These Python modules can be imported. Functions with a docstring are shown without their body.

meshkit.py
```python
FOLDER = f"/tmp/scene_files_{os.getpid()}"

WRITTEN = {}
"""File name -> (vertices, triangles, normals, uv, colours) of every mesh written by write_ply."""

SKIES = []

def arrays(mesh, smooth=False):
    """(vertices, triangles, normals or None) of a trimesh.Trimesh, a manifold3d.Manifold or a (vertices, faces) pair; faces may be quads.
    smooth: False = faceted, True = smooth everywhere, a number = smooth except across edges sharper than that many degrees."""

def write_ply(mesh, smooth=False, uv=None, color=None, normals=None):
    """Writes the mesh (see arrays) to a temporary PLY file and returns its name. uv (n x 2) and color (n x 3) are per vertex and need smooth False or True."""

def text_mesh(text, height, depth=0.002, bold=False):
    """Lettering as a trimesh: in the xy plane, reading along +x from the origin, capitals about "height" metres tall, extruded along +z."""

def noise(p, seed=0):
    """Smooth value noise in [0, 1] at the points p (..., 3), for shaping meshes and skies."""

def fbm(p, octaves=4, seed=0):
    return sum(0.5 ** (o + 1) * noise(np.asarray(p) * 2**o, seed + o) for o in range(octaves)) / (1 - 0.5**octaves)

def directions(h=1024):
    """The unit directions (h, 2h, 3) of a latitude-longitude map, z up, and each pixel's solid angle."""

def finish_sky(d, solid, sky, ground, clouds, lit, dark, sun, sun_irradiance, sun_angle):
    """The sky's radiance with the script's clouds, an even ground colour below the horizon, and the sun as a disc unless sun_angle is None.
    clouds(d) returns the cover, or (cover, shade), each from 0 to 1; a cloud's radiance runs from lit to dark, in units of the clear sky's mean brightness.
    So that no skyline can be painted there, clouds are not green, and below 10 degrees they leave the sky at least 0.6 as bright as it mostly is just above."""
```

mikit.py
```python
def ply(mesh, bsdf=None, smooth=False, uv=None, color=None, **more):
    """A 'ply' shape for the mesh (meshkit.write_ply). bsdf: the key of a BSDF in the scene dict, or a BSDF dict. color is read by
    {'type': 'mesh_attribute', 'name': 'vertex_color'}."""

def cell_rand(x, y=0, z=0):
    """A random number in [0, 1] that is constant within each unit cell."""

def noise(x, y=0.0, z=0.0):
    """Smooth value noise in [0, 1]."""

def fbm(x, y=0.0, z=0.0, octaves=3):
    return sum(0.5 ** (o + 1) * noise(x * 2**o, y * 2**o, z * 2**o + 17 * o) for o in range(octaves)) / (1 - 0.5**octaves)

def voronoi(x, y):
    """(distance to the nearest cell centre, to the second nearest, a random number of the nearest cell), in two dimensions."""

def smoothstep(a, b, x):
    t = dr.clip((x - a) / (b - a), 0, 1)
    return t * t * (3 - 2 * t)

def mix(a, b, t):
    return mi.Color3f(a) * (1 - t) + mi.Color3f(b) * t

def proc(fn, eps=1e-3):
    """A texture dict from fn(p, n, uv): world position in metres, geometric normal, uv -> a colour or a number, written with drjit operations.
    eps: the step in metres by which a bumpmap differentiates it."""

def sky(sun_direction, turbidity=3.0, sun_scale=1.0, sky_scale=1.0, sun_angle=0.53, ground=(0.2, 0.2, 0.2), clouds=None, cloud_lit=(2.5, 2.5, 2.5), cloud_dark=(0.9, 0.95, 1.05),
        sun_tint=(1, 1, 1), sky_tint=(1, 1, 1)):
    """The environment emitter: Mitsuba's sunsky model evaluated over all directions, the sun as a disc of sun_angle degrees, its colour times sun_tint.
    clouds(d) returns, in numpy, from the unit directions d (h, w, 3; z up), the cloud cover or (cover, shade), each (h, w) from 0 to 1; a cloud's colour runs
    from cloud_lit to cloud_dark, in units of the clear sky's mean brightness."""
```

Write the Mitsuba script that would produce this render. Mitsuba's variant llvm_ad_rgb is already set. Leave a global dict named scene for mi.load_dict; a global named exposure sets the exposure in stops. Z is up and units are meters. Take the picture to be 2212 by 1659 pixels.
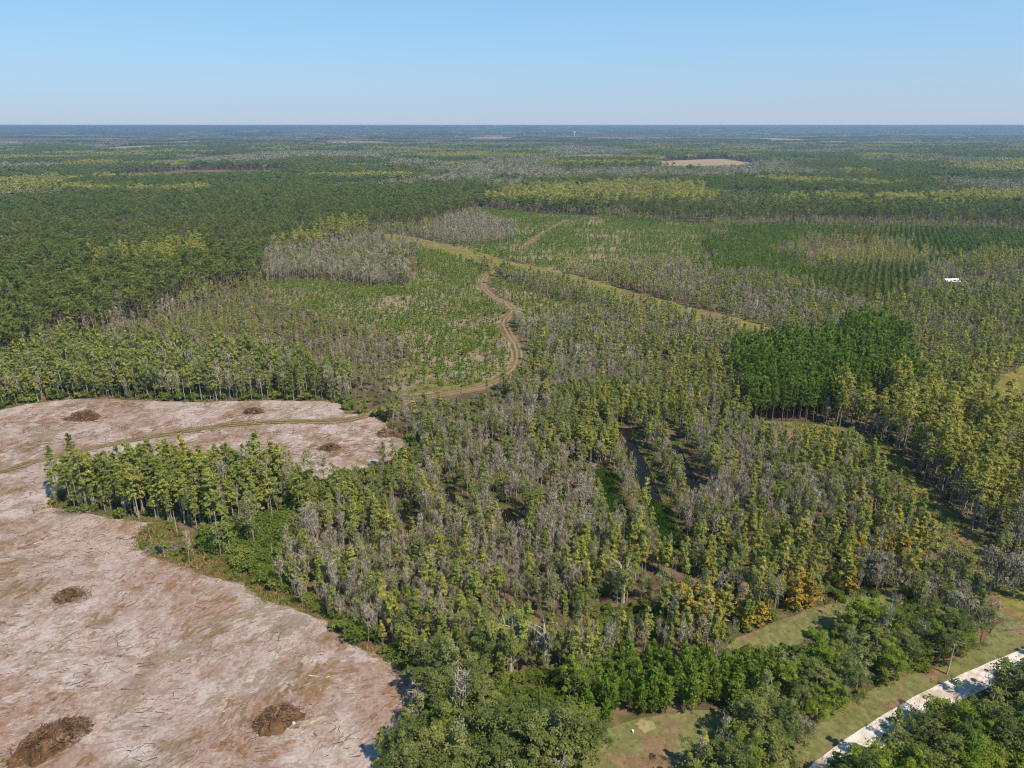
import math
import numpy as np
import mitsuba as mi
import drjit as dr
import mikit, meshkit
import shapely
import shapely.affinity
import trimesh
from shapely.geometry import Polygon, LineString
from shapely.ops import unary_union
from scipy.spatial import Delaunay

T = mi.ScalarTransform4f
scene, labels = {}, {}

# ------------------------------------------------------------------ camera, sky, sun, exposure, air
CAM_H = 110.0
PITCH = math.radians(19.98)
scene['camera'] = {
    'type': 'perspective', 'fov': 71.52, 'fov_axis': 'x', 'near_clip': 1.0, 'far_clip': 90000.0,
    'to_world': T().look_at(origin=[0, 0, CAM_H], target=[0, math.cos(PITCH), CAM_H - math.sin(PITCH)], up=[0, 0, 1]),
    'medium': {'type': 'ref', 'id': 'air'},
}
SUN_EL = math.radians(53)
SUN = [0.74 * math.cos(SUN_EL), -0.67 * math.cos(SUN_EL), math.sin(SUN_EL)]
scene['sky'] = mikit.sky(SUN, turbidity=3.0, sky_scale=1.08, ground=(0.10, 0.11, 0.08), sky_tint=(0.60, 1.02, 1.13),
                         clouds=lambda d: 0.92 * np.exp(-np.clip(np.degrees(np.arcsin(d[..., 2])), 0, 90) / 7.5), cloud_lit=(1.42, 1.60, 1.95))
exposure = 2.0
scene['air'] = {'type': 'homogeneous', 'albedo': {'type': 'rgb', 'value': [0.54, 0.75, 0.97]},
                'sigma_t': 0.000115, 'phase': {'type': 'hg', 'g': 0.6}}

# ------------------------------------------------------------------ layout: ground outlines in metres (x right, y ahead)
AREA = {
    'field': [(-217.0, 264.2), (-210.9, 271.6), (-203.4, 277.8), (-189.4, 283.7), (-171.5, 283.7), (-138.2, 279.9), (-107.2, 281.0), (-79.9, 281.5), (-71.4, 276.2), (-66.5, 265.1), (-57.6, 267.6), (-49.8, 257.1), (-46.3, 246.8), (-37.3, 239.7), (-37.9, 231.4), (-42.2, 225.3), (-48.2, 217.5), (-53.5, 212.7), (-63.7, 210.1), (-74.6, 213.4), (-83.2, 211.4), (-89.9, 210.7), (-104.4, 208.8), (-121.1, 205.6), (-135.1, 203.7), (-144.0, 200.6), (-143.6, 194.2), (-133.4, 188.0), (-127.0, 189.1), (-118.0, 185.3), (-106.2, 183.7), (-107.8, 176.4), (-102.4, 168.2), (-96.4, 164.4), (-86.9, 161.2), (-81.3, 157.0), (-75.8, 155.4), (-67.4, 151.9), (-62.6, 147.4), (-51.9, 142.0), (-44.4, 138.6), (-36.0, 131.3), (-28.1, 126.2), (-22.2, 122.0), (-18.9, 119.0), (-17.6, 115.0), (-20.1, 108.2), (-22.3, 103.5), (-25.4, 95.8), (-26.3, 77.4), (-23.4, 54.3), (-104.2, 54.3), (-130.1, 115.7), (-184.4, 190.8)],
    'scrub': [(-107.8, 176.4), (-106.2, 183.7), (-95.8, 178.6), (-86.1, 168.2), (-76.3, 162.4), (-64.8, 153.8), (-52.9, 145.6), (-44.4, 138.6), (-51.9, 142.0), (-62.6, 147.4), (-67.4, 151.9), (-75.8, 155.4), (-81.3, 157.0), (-86.9, 161.2), (-96.4, 164.4), (-102.4, 168.2)],
    'island': [(-143.6, 194.2), (-144.0, 200.6), (-135.1, 203.7), (-121.1, 205.6), (-104.4, 208.8), (-89.9, 210.7), (-79.8, 212.7), (-74.9, 195.0), (-81.2, 178.9), (-93.8, 177.1), (-106.2, 183.7), (-118.0, 185.3), (-127.0, 189.1), (-133.4, 188.0)],
    'shrubland': [(-74.9, 195.0), (-79.8, 212.7), (-63.7, 210.1), (-53.5, 212.7), (-47.8, 207.2), (-58.7, 196.5), (-63.9, 184.0), (-63.9, 170.5), (-52.9, 145.6), (-64.8, 153.8), (-76.3, 162.4), (-86.1, 168.2), (-94.5, 177.1), (-81.2, 178.9)],
    'pineforest': [(-336.1, 264.2), (-248.6, 308.5), (-244.8, 321.7), (-245.4, 343.4), (-241.1, 363.6), (-225.2, 416.6), (-208.1, 478.5), (-180.1, 541.6), (-159.1, 633.8), (-133.1, 777.8), (-95.3, 898.1), (-43.9, 1047.4), (60.8, 1017.4), (237.4, 833.8), (388.8, 875.6), (565.5, 795.6), (843.6, 728.5), (7265.6, 6578.5), (-8124.2, 6578.5)],
    'pineedge': [(-255.6, 257.1), (-210.9, 271.6), (-203.4, 277.8), (-189.4, 283.7), (-138.2, 279.9), (-107.2, 281.0), (-79.9, 281.5), (-71.4, 276.2), (-54.9, 284.8), (-58.9, 308.5), (-114.1, 328.6), (-195.0, 355.3), (-241.1, 363.6), (-245.4, 343.4), (-244.8, 321.7), (-248.6, 308.5), (-279.4, 284.8)],
    'property_left': [(-243.6, 367.9), (-220.0, 406.0), (-202.6, 464.8), (-174.8, 524.4), (-144.7, 478.5), (-99.0, 427.8), (-69.1, 400.8), (-50.3, 359.4), (-57.7, 328.6), (-55.8, 290.4), (-114.1, 328.6), (-197.0, 359.4)],
    'open_low': [(-182.3, 521.1), (-158.4, 527.8), (-120.1, 511.4), (-77.6, 521.1), (-76.2, 579.2), (-90.6, 645.8), (-120.5, 744.3), (-62.4, 658.4), (-17.7, 589.4), (-23.1, 532.9), (-21.2, 485.6), (-1.8, 451.8), (-5.9, 416.6), (3.5, 363.6), (1.3, 321.7), (-11.7, 301.0), (-23.5, 291.6), (-47.6, 289.3), (-56.9, 299.2), (-57.2, 318.3), (-50.2, 339.6), (-56.2, 366.2), (-72.3, 388.0), (-94.4, 406.0), (-120.6, 433.6), (-155.8, 458.3)],
    'open_up': [(-41.4, 1017.4), (235.3, 846.0), (162.1, 599.9), (137.7, 595.7), (116.7, 608.6), (80.7, 548.7), (53.2, 563.6), (31.0, 563.6), (9.5, 608.6), (-50.5, 671.3), (-66.5, 704.6), (-9.7, 716.3), (-0.5, 803.0), (-29.4, 902.7), (-63.7, 941.4)],
    'open_right': [(-12.8, 541.6), (1.4, 516.2), (23.5, 478.5), (53.7, 437.1), (57.0, 416.6), (32.6, 389.9), (11.2, 376.8), (5.2, 406.0), (1.2, 458.3), (-15.2, 500.5)],
    'bare_up': [(-53.7, 684.8), (-102.8, 795.6), (-93.9, 884.5), (-63.0, 931.5), (-29.1, 893.5), (-2.0, 795.6), (-11.2, 722.4)],
    'bare_left': [(-182.5, 538.1), (-179.4, 617.5), (-171.2, 684.8), (-121.4, 734.7), (-90.0, 641.0), (-76.9, 579.2), (-78.1, 524.4), (-120.5, 513.0), (-159.4, 531.2)],
    'olive_mid': [(-9.5, 556.1), (9.2, 589.4), (34.3, 556.1), (72.6, 490.0), (71.6, 449.3), (54.0, 439.5), (23.6, 481.3), (1.4, 521.1)],
    'bare_mid': [(31.0, 563.6), (53.2, 563.6), (80.7, 548.7), (116.7, 608.6), (137.7, 595.7), (162.1, 599.9), (114.2, 427.8), (101.8, 458.3), (74.7, 505.1), (48.0, 545.1)],
    'swamp_prop': [(12.0, 406.0), (43.2, 418.8), (71.0, 445.6), (99.7, 433.6), (107.3, 416.6), (58.0, 252.5), (4.7, 279.4), (4.4, 335.9)],
    'rows': [(222.5, 788.4), (314.7, 825.9), (589.9, 767.4), (510.2, 658.4), (411.7, 650.8), (359.7, 589.4), (314.6, 541.6), (271.0, 478.5), (234.1, 441.9), (215.8, 475.7), (211.5, 505.1), (188.9, 538.1), (153.9, 556.1), (188.0, 671.3)],
    'dome_right': [(219.8, 622.4), (262.0, 683.0), (302.9, 719.2), (344.6, 719.2), (389.6, 674.5), (373.3, 615.3), (318.3, 571.3), (273.6, 563.2), (233.2, 563.2)],
    'domepond': [(266.7, 658.4), (306.6, 682.1), (339.4, 676.7), (335.6, 650.8), (297.4, 631.4), (268.7, 631.4)],
    'stand': [(97.9, 290.4), (106.0, 321.7), (124.0, 339.6), (150.0, 352.9), (171.6, 347.3), (180.8, 332.2), (185.5, 314.9), (182.3, 293.3), (172.4, 280.5), (152.3, 281.5), (134.1, 261.8), (130.2, 266.6), (116.3, 257.5), (101.1, 253.0), (95.8, 261.8)],
    'stand_b': [(179.6, 376.8), (194.0, 386.1), (207.9, 372.3), (200.4, 343.4), (180.8, 332.2), (173.3, 351.2)],
    'yellow_right': [(134.1, 261.8), (151.8, 280.5), (172.2, 278.3), (183.5, 261.8), (194.4, 226.1), (147.2, 153.4), (138.3, 170.5), (131.2, 180.1), (133.8, 208.8), (137.0, 231.7), (131.7, 241.8)],
    'glade_far': [(202.8, 282.1), (222.6, 308.5), (249.5, 328.6), (269.3, 328.6), (237.3, 284.8), (210.3, 274.1), (199.0, 271.6)],
    'oaks_bottom': [(-18.6, 113.0), (-14.1, 119.6), (-4.5, 123.1), (7.2, 121.0), (14.6, 116.9), (16.0, 104.7), (13.1, 99.3), (11.9, 80.5), (-29.4, 80.5), (-24.0, 90.5), (-21.1, 97.9), (-19.0, 102.3), (-16.7, 108.8)],
    'youngpines': [(15.7, 118.0), (22.1, 122.8), (31.5, 125.7), (44.9, 123.6), (52.6, 122.8), (58.8, 123.6), (51.2, 111.6), (42.3, 104.8), (32.9, 105.7), (25.7, 104.6), (17.4, 101.3), (14.3, 100.3), (12.8, 106.9)],
    'lawn': [(17.4, 106.7), (26.9, 109.6), (34.6, 111.0), (41.7, 111.7), (44.1, 109.0), (42.2, 103.9), (35.1, 98.7), (29.4, 88.5), (9.7, 88.5), (13.3, 99.7)],
    'oakline': [(43.8, 104.1), (50.7, 110.6), (58.2, 122.4), (65.6, 126.0), (77.8, 133.0), (91.1, 135.4), (101.8, 133.0), (106.5, 130.6), (99.8, 123.1), (86.1, 116.9), (72.7, 111.8), (59.4, 104.1), (47.2, 94.3), (39.7, 83.7), (27.8, 83.7), (33.2, 93.3), (39.9, 98.3)],
    'verge': [(49.9, 99.7), (62.8, 110.2), (76.9, 118.2), (91.0, 123.6), (105.6, 130.2), (113.3, 137.3), (148.6, 147.7), (134.2, 129.4), (109.8, 122.3), (82.1, 110.2), (65.3, 99.7), (50.6, 88.5), (40.4, 88.5)],
    'oaks_right': [(52.3, 86.5), (61.8, 93.7), (69.6, 99.4), (79.1, 104.5), (92.3, 110.2), (109.4, 117.8), (131.3, 124.7), (102.8, 82.0), (46.8, 82.0)],
    'glade': [(47.1, 129.4), (55.0, 134.9), (70.9, 142.7), (85.3, 147.4), (96.9, 148.7), (95.8, 143.2), (82.2, 140.6), (69.3, 133.3), (61.5, 129.1), (55.1, 128.7)],
    'glade_r': [(115.2, 157.4), (118.8, 151.5), (123.4, 142.4), (134.0, 139.0), (129.2, 132.5), (118.7, 137.3), (112.0, 144.1)],
    'autumn': [(37.7, 134.1), (42.1, 144.1), (52.2, 147.7), (62.5, 147.7), (74.3, 151.5), (102.2, 170.5), (111.4, 165.9), (100.1, 151.5), (85.9, 148.7), (71.3, 143.8), (55.2, 135.7), (46.2, 130.2)],
    'mossy': [(89.9, 150.6), (109.4, 162.9), (136.8, 162.9), (140.2, 152.6), (129.6, 138.1), (121.2, 139.8), (112.1, 145.1), (98.9, 141.5)],
    'far_yellow_a': [(-37.2, 1049.8), (-12.5, 1240.4), (118.7, 1312.4), (256.9, 1393.1), (333.2, 1280.6), (297.7, 1086.2), (226.2, 953.5), (91.4, 1002.6), (8.9, 1002.6)],
    'far_yellow_b': [(-924.0, 1260.2), (-991.9, 1430.7), (-924.9, 1498.0), (-809.1, 1393.1), (-816.2, 1240.4)],
    'far_yellow_c': [(1060.8, 1801.5), (1429.2, 2224.0), (1650.4, 2224.0), (1258.7, 1687.8), (1056.9, 1619.5)],
    'far_yellow_d': [(386.2, 887.9), (450.0, 953.5), (559.4, 965.3), (557.2, 919.5), (466.7, 858.3)],
    'left_yellow': [(-320.8, 546.9), (-323.8, 590.5), (-272.8, 614.9), (-245.4, 585.9), (-254.9, 538.9), (-292.5, 523.6)],
    'left_yellow2': [(-207.8, 649.0), (-202.7, 780.1), (-160.4, 821.1), (-131.5, 742.9), (-155.5, 622.6), (-177.4, 586.5)],
    'left_bare': [(-201.1, 565.5), (-196.0, 622.6), (-147.9, 662.3), (-128.3, 723.3), (-147.3, 587.1), (-164.7, 517.6)],
    'marsh_far': [(-899.3, 1783.4), (-852.8, 1934.0), (-617.6, 1954.6), (-530.1, 1818.9), (-672.8, 1716.5), (-808.4, 1684.8)],
    'far_field_a': [(398.4, 2213.0), (508.4, 2447.4), (739.1, 2620.3), (749.5, 2480.1), (641.0, 2267.3), (490.3, 2161.1)],
    'far_field_b': [(-3420.4, 4753.9), (-3910.4, 5440.7), (-3575.0, 5440.7), (-3224.1, 5006.9), (-3050.6, 4636.7)],
    'low_gap': [(-67.4, 278.3), (-57.3, 299.2), (-47.6, 289.3), (-23.5, 291.6), (-11.7, 301.0), (2.0, 321.7), (12.2, 299.2), (4.6, 274.1), (-17.6, 259.4), (-38.0, 261.8), (-49.3, 257.1), (-59.8, 269.1)],
    'far_clearing_0': [(-1444.4, 5773.9), (-1481.8, 6400.3), (-1279.8, 6578.5), (-1056.0, 5993.9), (-1079.9, 5440.7), (-1255.2, 5504.2)],
    'far_clearing_1': [(1953.3, 6357.2), (2219.6, 6915.5), (2464.9, 7070.6), (2377.2, 6555.7), (2094.8, 6051.6), (1979.6, 6110.3)],
    'far_clearing_2': [(190.7, 2819.2), (269.2, 2962.8), (412.2, 3001.0), (461.4, 2871.4), (363.5, 2736.2), (263.1, 2752.4)],
    'far_clearing_3': [(1228.3, 2324.4), (1320.3, 2421.7), (1417.8, 2447.4), (1408.3, 2360.0), (1307.4, 2267.3), (1251.3, 2278.5)],
    'far_clearing_4': [(-2086.3, 4038.4), (-2158.7, 4337.0), (-2035.3, 4418.7), (-1833.8, 4145.5), (-1799.9, 3871.6), (-1930.6, 3903.8)],
    'far_clearing_5': [(-439.5, 7070.6), (-345.5, 7641.7), (-88.7, 7799.1), (40.3, 7274.5), (-99.8, 6754.9), (-285.3, 6815.8)],
    'far_clearing_6': [(2251.2, 3717.9), (2416.9, 3903.8), (2557.1, 3953.3), (2502.4, 3785.5), (2327.5, 3610.3), (2260.0, 3631.3)],
    'far_clearing_7': [(-1123.6, 2696.4), (-1133.2, 2793.7), (-1082.1, 2819.2), (-1019.5, 2732.1), (-1019.6, 2639.0), (-1070.0, 2650.3)],
    'lobe_edge': [(-63.8, 210.7), (-53.6, 213.4), (-48.3, 218.2), (-42.3, 226.1), (-38.0, 232.1), (-33.4, 231.7), (-26.4, 212.1), (-32.8, 197.1), (-44.6, 190.8), (-55.3, 191.3)],
}
LINE = {
    'track_field': [(-176.3, 211.4), (-167.3, 221.4), (-156.9, 231.0), (-144.8, 239.7), (-130.9, 246.8), (-115.6, 252.5), (-99.1, 256.6), (-81.3, 258.0), (-66.6, 257.5), (-56.9, 264.2), (-49.2, 274.1)],
    'corridor': [(-130.4, 767.4), (-97.7, 734.7), (-65.2, 690.4), (-27.4, 638.5), (1.6, 593.6), (34.5, 559.8), (73.5, 495.9), (96.5, 462.2), (114.2, 433.6), (131.8, 414.5), (150.5, 374.1)],
    'track_prop': [(1.6, 593.6), (-13.6, 575.2), (-21.7, 541.6), (-21.0, 505.1), (-11.3, 471.6), (-0.3, 451.8), (1.7, 433.6), (-5.0, 411.2), (-1.6, 386.1), (3.9, 357.8), (3.6, 328.6), (-2.4, 311.7), (-13.6, 297.4), (-29.4, 289.3), (-47.9, 278.3), (-57.6, 267.6)],
    'track_up': [(10.4, 671.3), (25.9, 744.3), (50.3, 833.8), (67.3, 884.5)],
    'corridor_r': [(95.6, 252.5), (113.5, 252.5), (128.4, 246.0), (130.6, 235.7), (127.9, 212.1), (126.2, 190.8), (123.4, 168.2), (123.1, 156.4)],
    'ditch_r': [(133.7, 236.9), (131.9, 215.4), (130.8, 196.5), (129.0, 177.6), (127.2, 167.0)],
    'ditch_a': [(42.8, 252.5), (43.8, 226.1), (44.2, 205.6), (44.4, 185.3), (44.4, 165.9)],
    'ditch_b': [(58.4, 237.7), (58.5, 208.8), (58.8, 192.2)],
    'ditch_c': [(-1.8, 190.8), (0.8, 174.0)],
    'ditch_d': [(-33.6, 190.8), (-27.6, 174.0)],
    'ditch_e': [(-21.8, 204.0), (-14.6, 185.9)],
    'ditch_f': [(30.3, 215.4), (31.9, 182.7)],
    'road': [(47.3, 90.2), (57.6, 97.5), (69.0, 104.8), (83.7, 112.9), (98.8, 120.1), (117.4, 127.7), (142.5, 137.3)],
    'far_road': [(-1842.3, 2657.8), (-1462.7, 2161.1), (-1156.2, 1749.3)],
}
HAND = {'orange': [(40.7, 135.3, 1.25), (43.7, 134.7, 1.2), (47.4, 136.5, 1.15), (54.2, 137.3, 0.95), (57.8, 137.0, 0.85), (72.0, 144.1, 1.0), (40.0, 139.8, 1.2), (71.2, 149.6, 1.0), (43.6, 140.6, 1.1)], 'mossy': [(93.6, 151.5, 1.0), (120.0, 150.5, 1.1), (124.5, 147.7, 1.1), (101.6, 134.1, 1.0)]}
AT = {
    'pile_a': (-86.3, 103.1),
    'pile_b': (-46.2, 108.4),
    'pile_c': (-109.5, 147.2),
    'pile_d': (-170.6, 261.8),
    'pile_e': (-104.8, 267.1),
    'pile_f': (-65.8, 233.7),
    'pile_grey': (-96.5, 168.6),
    'mound': (-45.7, 246.0),
    'logs_white': (-26.2, 313.6),
    'rubble': (-18.4, 125.8),
    'rubble_b': (-21.2, 122.5),
    'bucket': (23.3, 105.9),
    'pole': (92.7, 121.3),
    'poletop': (100.1, 129.4),
    'gate': (116.6, 135.3),
    'shed': (322.0, 516.2),
    'house_a': (-2864.6, 4636.7),
    'house_b': (-2698.4, 4525.1),
    'tower': (836.0, 10080.3),
    'sandpatch': (25.8, 107.3),
    'bigdead': (-0.4, 122.3),
    'bigdead_top': (-2.4, 144.1),
    'forkdead': (27.2, 145.9),
    'pine_thin': (-136.9, 200.6),
    'snag_l': (-131.9, 190.8),
    'sand_or': (328.2, 505.1),
    'sand_rows': (243.6, 458.3),
}


# ------------------------------------------------------------------ materials
noise, fbm, smoothstep, mix, cell_rand = mikit.noise, mikit.fbm, mikit.smoothstep, mikit.mix, mikit.cell_rand


def diffuse(key, fn):
    scene[key] = {'type': 'twosided', 'bsdf': {'type': 'diffuse', 'reflectance': mikit.proc(fn) if callable(fn) else {'type': 'rgb', 'value': list(fn)}}}


def leaf(key, a, b, wave=5.0, grain=1.1):
    """Foliage: its colour wanders from tree to tree between a and b, and from spray to spray in tone."""
    def fn(p, n, uv):
        t = noise(p.x / wave, p.y / wave, p.z / (wave * 2))
        k = cell_rand(p.x * grain, p.y * grain, p.z * grain)
        return mix(a, b, smoothstep(0.15, 0.85, t)) * (0.72 + 0.56 * k)
    if key.startswith('leaf') and not key.startswith('leaf_moss'):
        scene[key] = {'type': 'principledthin', 'base_color': mikit.proc(fn), 'roughness': 0.55, 'eta': 1.35, 'spec_trans': 0.0, 'diff_trans': 0.85}
    else:
        diffuse(key, fn)


leaf('leaf_cypress', (0.215, 0.268, 0.066), (0.355, 0.388, 0.105))
leaf('leaf_cypress_yellow', (0.325, 0.35, 0.075), (0.455, 0.43, 0.105))
leaf('leaf_cypress_orange', (0.43, 0.36, 0.06), (0.45, 0.3, 0.06))
leaf('leaf_gum', (0.195, 0.238, 0.088), (0.3, 0.322, 0.14))
leaf('leaf_pine', (0.117, 0.173, 0.039), (0.201, 0.244, 0.061), 9.0)
leaf('leaf_plantation', (0.145, 0.235, 0.038), (0.225, 0.31, 0.062), 6.0)
leaf('leaf_oak', (0.125, 0.178, 0.052), (0.275, 0.305, 0.096), 4.5, 1.6)
leaf('leaf_oak_bright', (0.172, 0.270, 0.037), (0.282, 0.345, 0.053), 7.0, 1.6)
leaf('leaf_moss', (0.205, 0.2, 0.14), (0.275, 0.265, 0.205), 4.0, 1.6)
leaf('leaf_shrub', (0.127, 0.190, 0.037), (0.230, 0.276, 0.067), 6.0)
leaf('leaf_young_pine', (0.165, 0.27, 0.042), (0.245, 0.34, 0.062), 8.0)
leaf('leaf_water_plant', (0.045, 0.11, 0.016), (0.075, 0.15, 0.022), 4.0)
leaf('twig_grey', (0.305, 0.275, 0.21), (0.4, 0.362, 0.29), 5.0)
leaf('dry_grass', (0.260, 0.180, 0.095), (0.210, 0.175, 0.060), 6.0, 0.8)
diffuse('bark_pale', (0.31, 0.285, 0.25))
diffuse('bark_grey', (0.25, 0.22, 0.19))
diffuse('bark_pine', (0.17, 0.125, 0.095))
diffuse('bark_white', (0.42, 0.39, 0.35))


def f_ground(p, n, uv):
    a = fbm(p.x / 45, p.y / 45, 0.0, 3)
    b = fbm(p.x / 3.2, p.y / 3.2, 3.0, 3)
    c = mix((0.105, 0.080, 0.055), (0.120, 0.115, 0.050), smoothstep(0.35, 0.65, a))
    c = mix(c, (0.19, 0.125, 0.090), smoothstep(0.52, 0.72, b) * 0.8)
    return mix(c, (0.070, 0.080, 0.032), smoothstep(0.55, 0.35, b) * 0.5)


diffuse('ground_mat', f_ground)


def strokes(x, y, th, lu, lv, k):
    ct, st = math.cos(th), math.sin(th)
    u, v = x * ct + y * st, y * ct - x * st
    v = v + 1.6 * (noise(u / 9, v / 9, k) - 0.5)
    return fbm(u / lu, v / lv, k, 3)


def f_field(p, n, uv):
    x, y = p.x, p.y
    way = smoothstep(0.40, 0.60, fbm(x / 15, y / 15, 5.0, 2))
    way2 = smoothstep(0.54, 0.66, fbm(x / 11, y / 11, 8.0, 2))
    patch = fbm(x / 18, y / 18, 2.0, 4)
    lump = fbm(x / 2.6, y / 2.6, 13.0, 4)
    st = dr.lerp(dr.lerp(strokes(x, y, 0.80, 3.6, 0.65, 0.0), strokes(x, y, 0.22, 3.6, 0.65, 3.0), way), strokes(x, y, 1.45, 2.2, 0.8, 6.0), way2)
    fine = dr.lerp(dr.lerp(strokes(x, y, 0.85, 0.8, 0.30, 7.0), strokes(x, y, 0.20, 0.8, 0.30, 9.0), way), fbm(x / 0.5, y / 0.5, 4.0, 2), 0.35)
    s = smoothstep(0.40, 0.60, 0.32 * st + 0.36 * patch + 0.12 * fine + 0.20 * lump)
    c = mix((0.285, 0.210, 0.178), (0.378, 0.314, 0.290), s)
    c = mix(c, (0.412, 0.366, 0.348), smoothstep(0.48, 0.62, 0.24 * st + 0.44 * fbm(x / 10, y / 10, 12.0, 4) + 0.32 * lump))
    rust = smoothstep(0.50, 0.62, 0.5 * fbm(x / 3, y / 3, 11.0, 4) + 0.5 * st) * smoothstep(0.60, 0.46, patch)
    c = mix(c, (0.235, 0.138, 0.078), rust * 0.9)
    grass = smoothstep(0.54, 0.63, 0.6 * fbm(x / 6, y / 6, 15.0, 4) + 0.4 * st)
    c = mix(c, (0.165, 0.125, 0.064), grass * 0.6)
    grain = cell_rand(x * 2.2, y * 2.2, 0.0)
    return c * (0.82 + 0.24 * grain) * (0.70 + 0.56 * fine)


diffuse('field_mat', f_field)


def f_track(p, n, uv):
    b = fbm(p.x / 2.5, p.y / 2.5, 3.0, 3)
    a = fbm(p.x / 22, p.y / 22, 8.0, 2)
    c = mix((0.185, 0.125, 0.078), (0.130, 0.115, 0.045), smoothstep(0.42, 0.62, a))
    return c * (0.72 + 0.56 * b)


diffuse('track_mat', f_track)
diffuse('scrub_mat', lambda p, n, uv: mix((0.125, 0.082, 0.055), (0.165, 0.125, 0.060), fbm(p.x / 5, p.y / 5, 2.0, 3)) * (0.6 + 0.8 * fbm(p.x / 0.9, p.y / 0.9, 4.0, 2)))


def f_ruts(p, n, uv):
    b = fbm(p.x / 2.0, p.y / 2.0, 3.0, 3)
    return mix((0.23, 0.168, 0.105), (0.28, 0.225, 0.150), b) * (0.8 + 0.3 * b)


diffuse('rut_mat', f_ruts)


def f_road(p, n, uv):
    b = fbm(p.x / 1.5, p.y / 1.5, 3.0, 3)
    q = fbm((p.x * 0.79 + p.y * 0.61) / 12, (p.y * 0.79 - p.x * 0.61) / 0.55, 4.0, 3)
    c = mix((0.46, 0.41, 0.36), (0.70, 0.665, 0.635), smoothstep(0.25, 0.75, 0.45 * b + 0.55 * q))
    return mix(c, (0.36, 0.30, 0.235), smoothstep(0.56, 0.70, fbm(p.x / 3.5, p.y / 3.5, 9.0, 3)) * 0.6)


diffuse('road_mat', f_road)


def f_lawn(p, n, uv):
    a = fbm(p.x / 9, p.y / 9, 1.0, 3)
    b = fbm(p.x / 0.9, p.y / 0.9, 2.0, 2)
    c = mix((0.135, 0.150, 0.058), (0.180, 0.182, 0.082), b)
    c = mix(c, (0.215, 0.140, 0.090), smoothstep(0.52, 0.70, a) * 0.85)
    return c * (0.78 + 0.44 * b)


diffuse('lawn_mat', f_lawn)


def f_corridor(p, n, uv):
    a = fbm(p.x / 14, p.y / 14, 1.0, 3)
    b = fbm(p.x / 1.6, p.y / 1.6, 2.0, 3)
    c = mix((0.150, 0.155, 0.042), (0.215, 0.195, 0.065), b)
    c = mix(c, (0.19, 0.135, 0.075), smoothstep(0.52, 0.66, a))
    return c * (0.70 + 0.6 * b)


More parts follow.
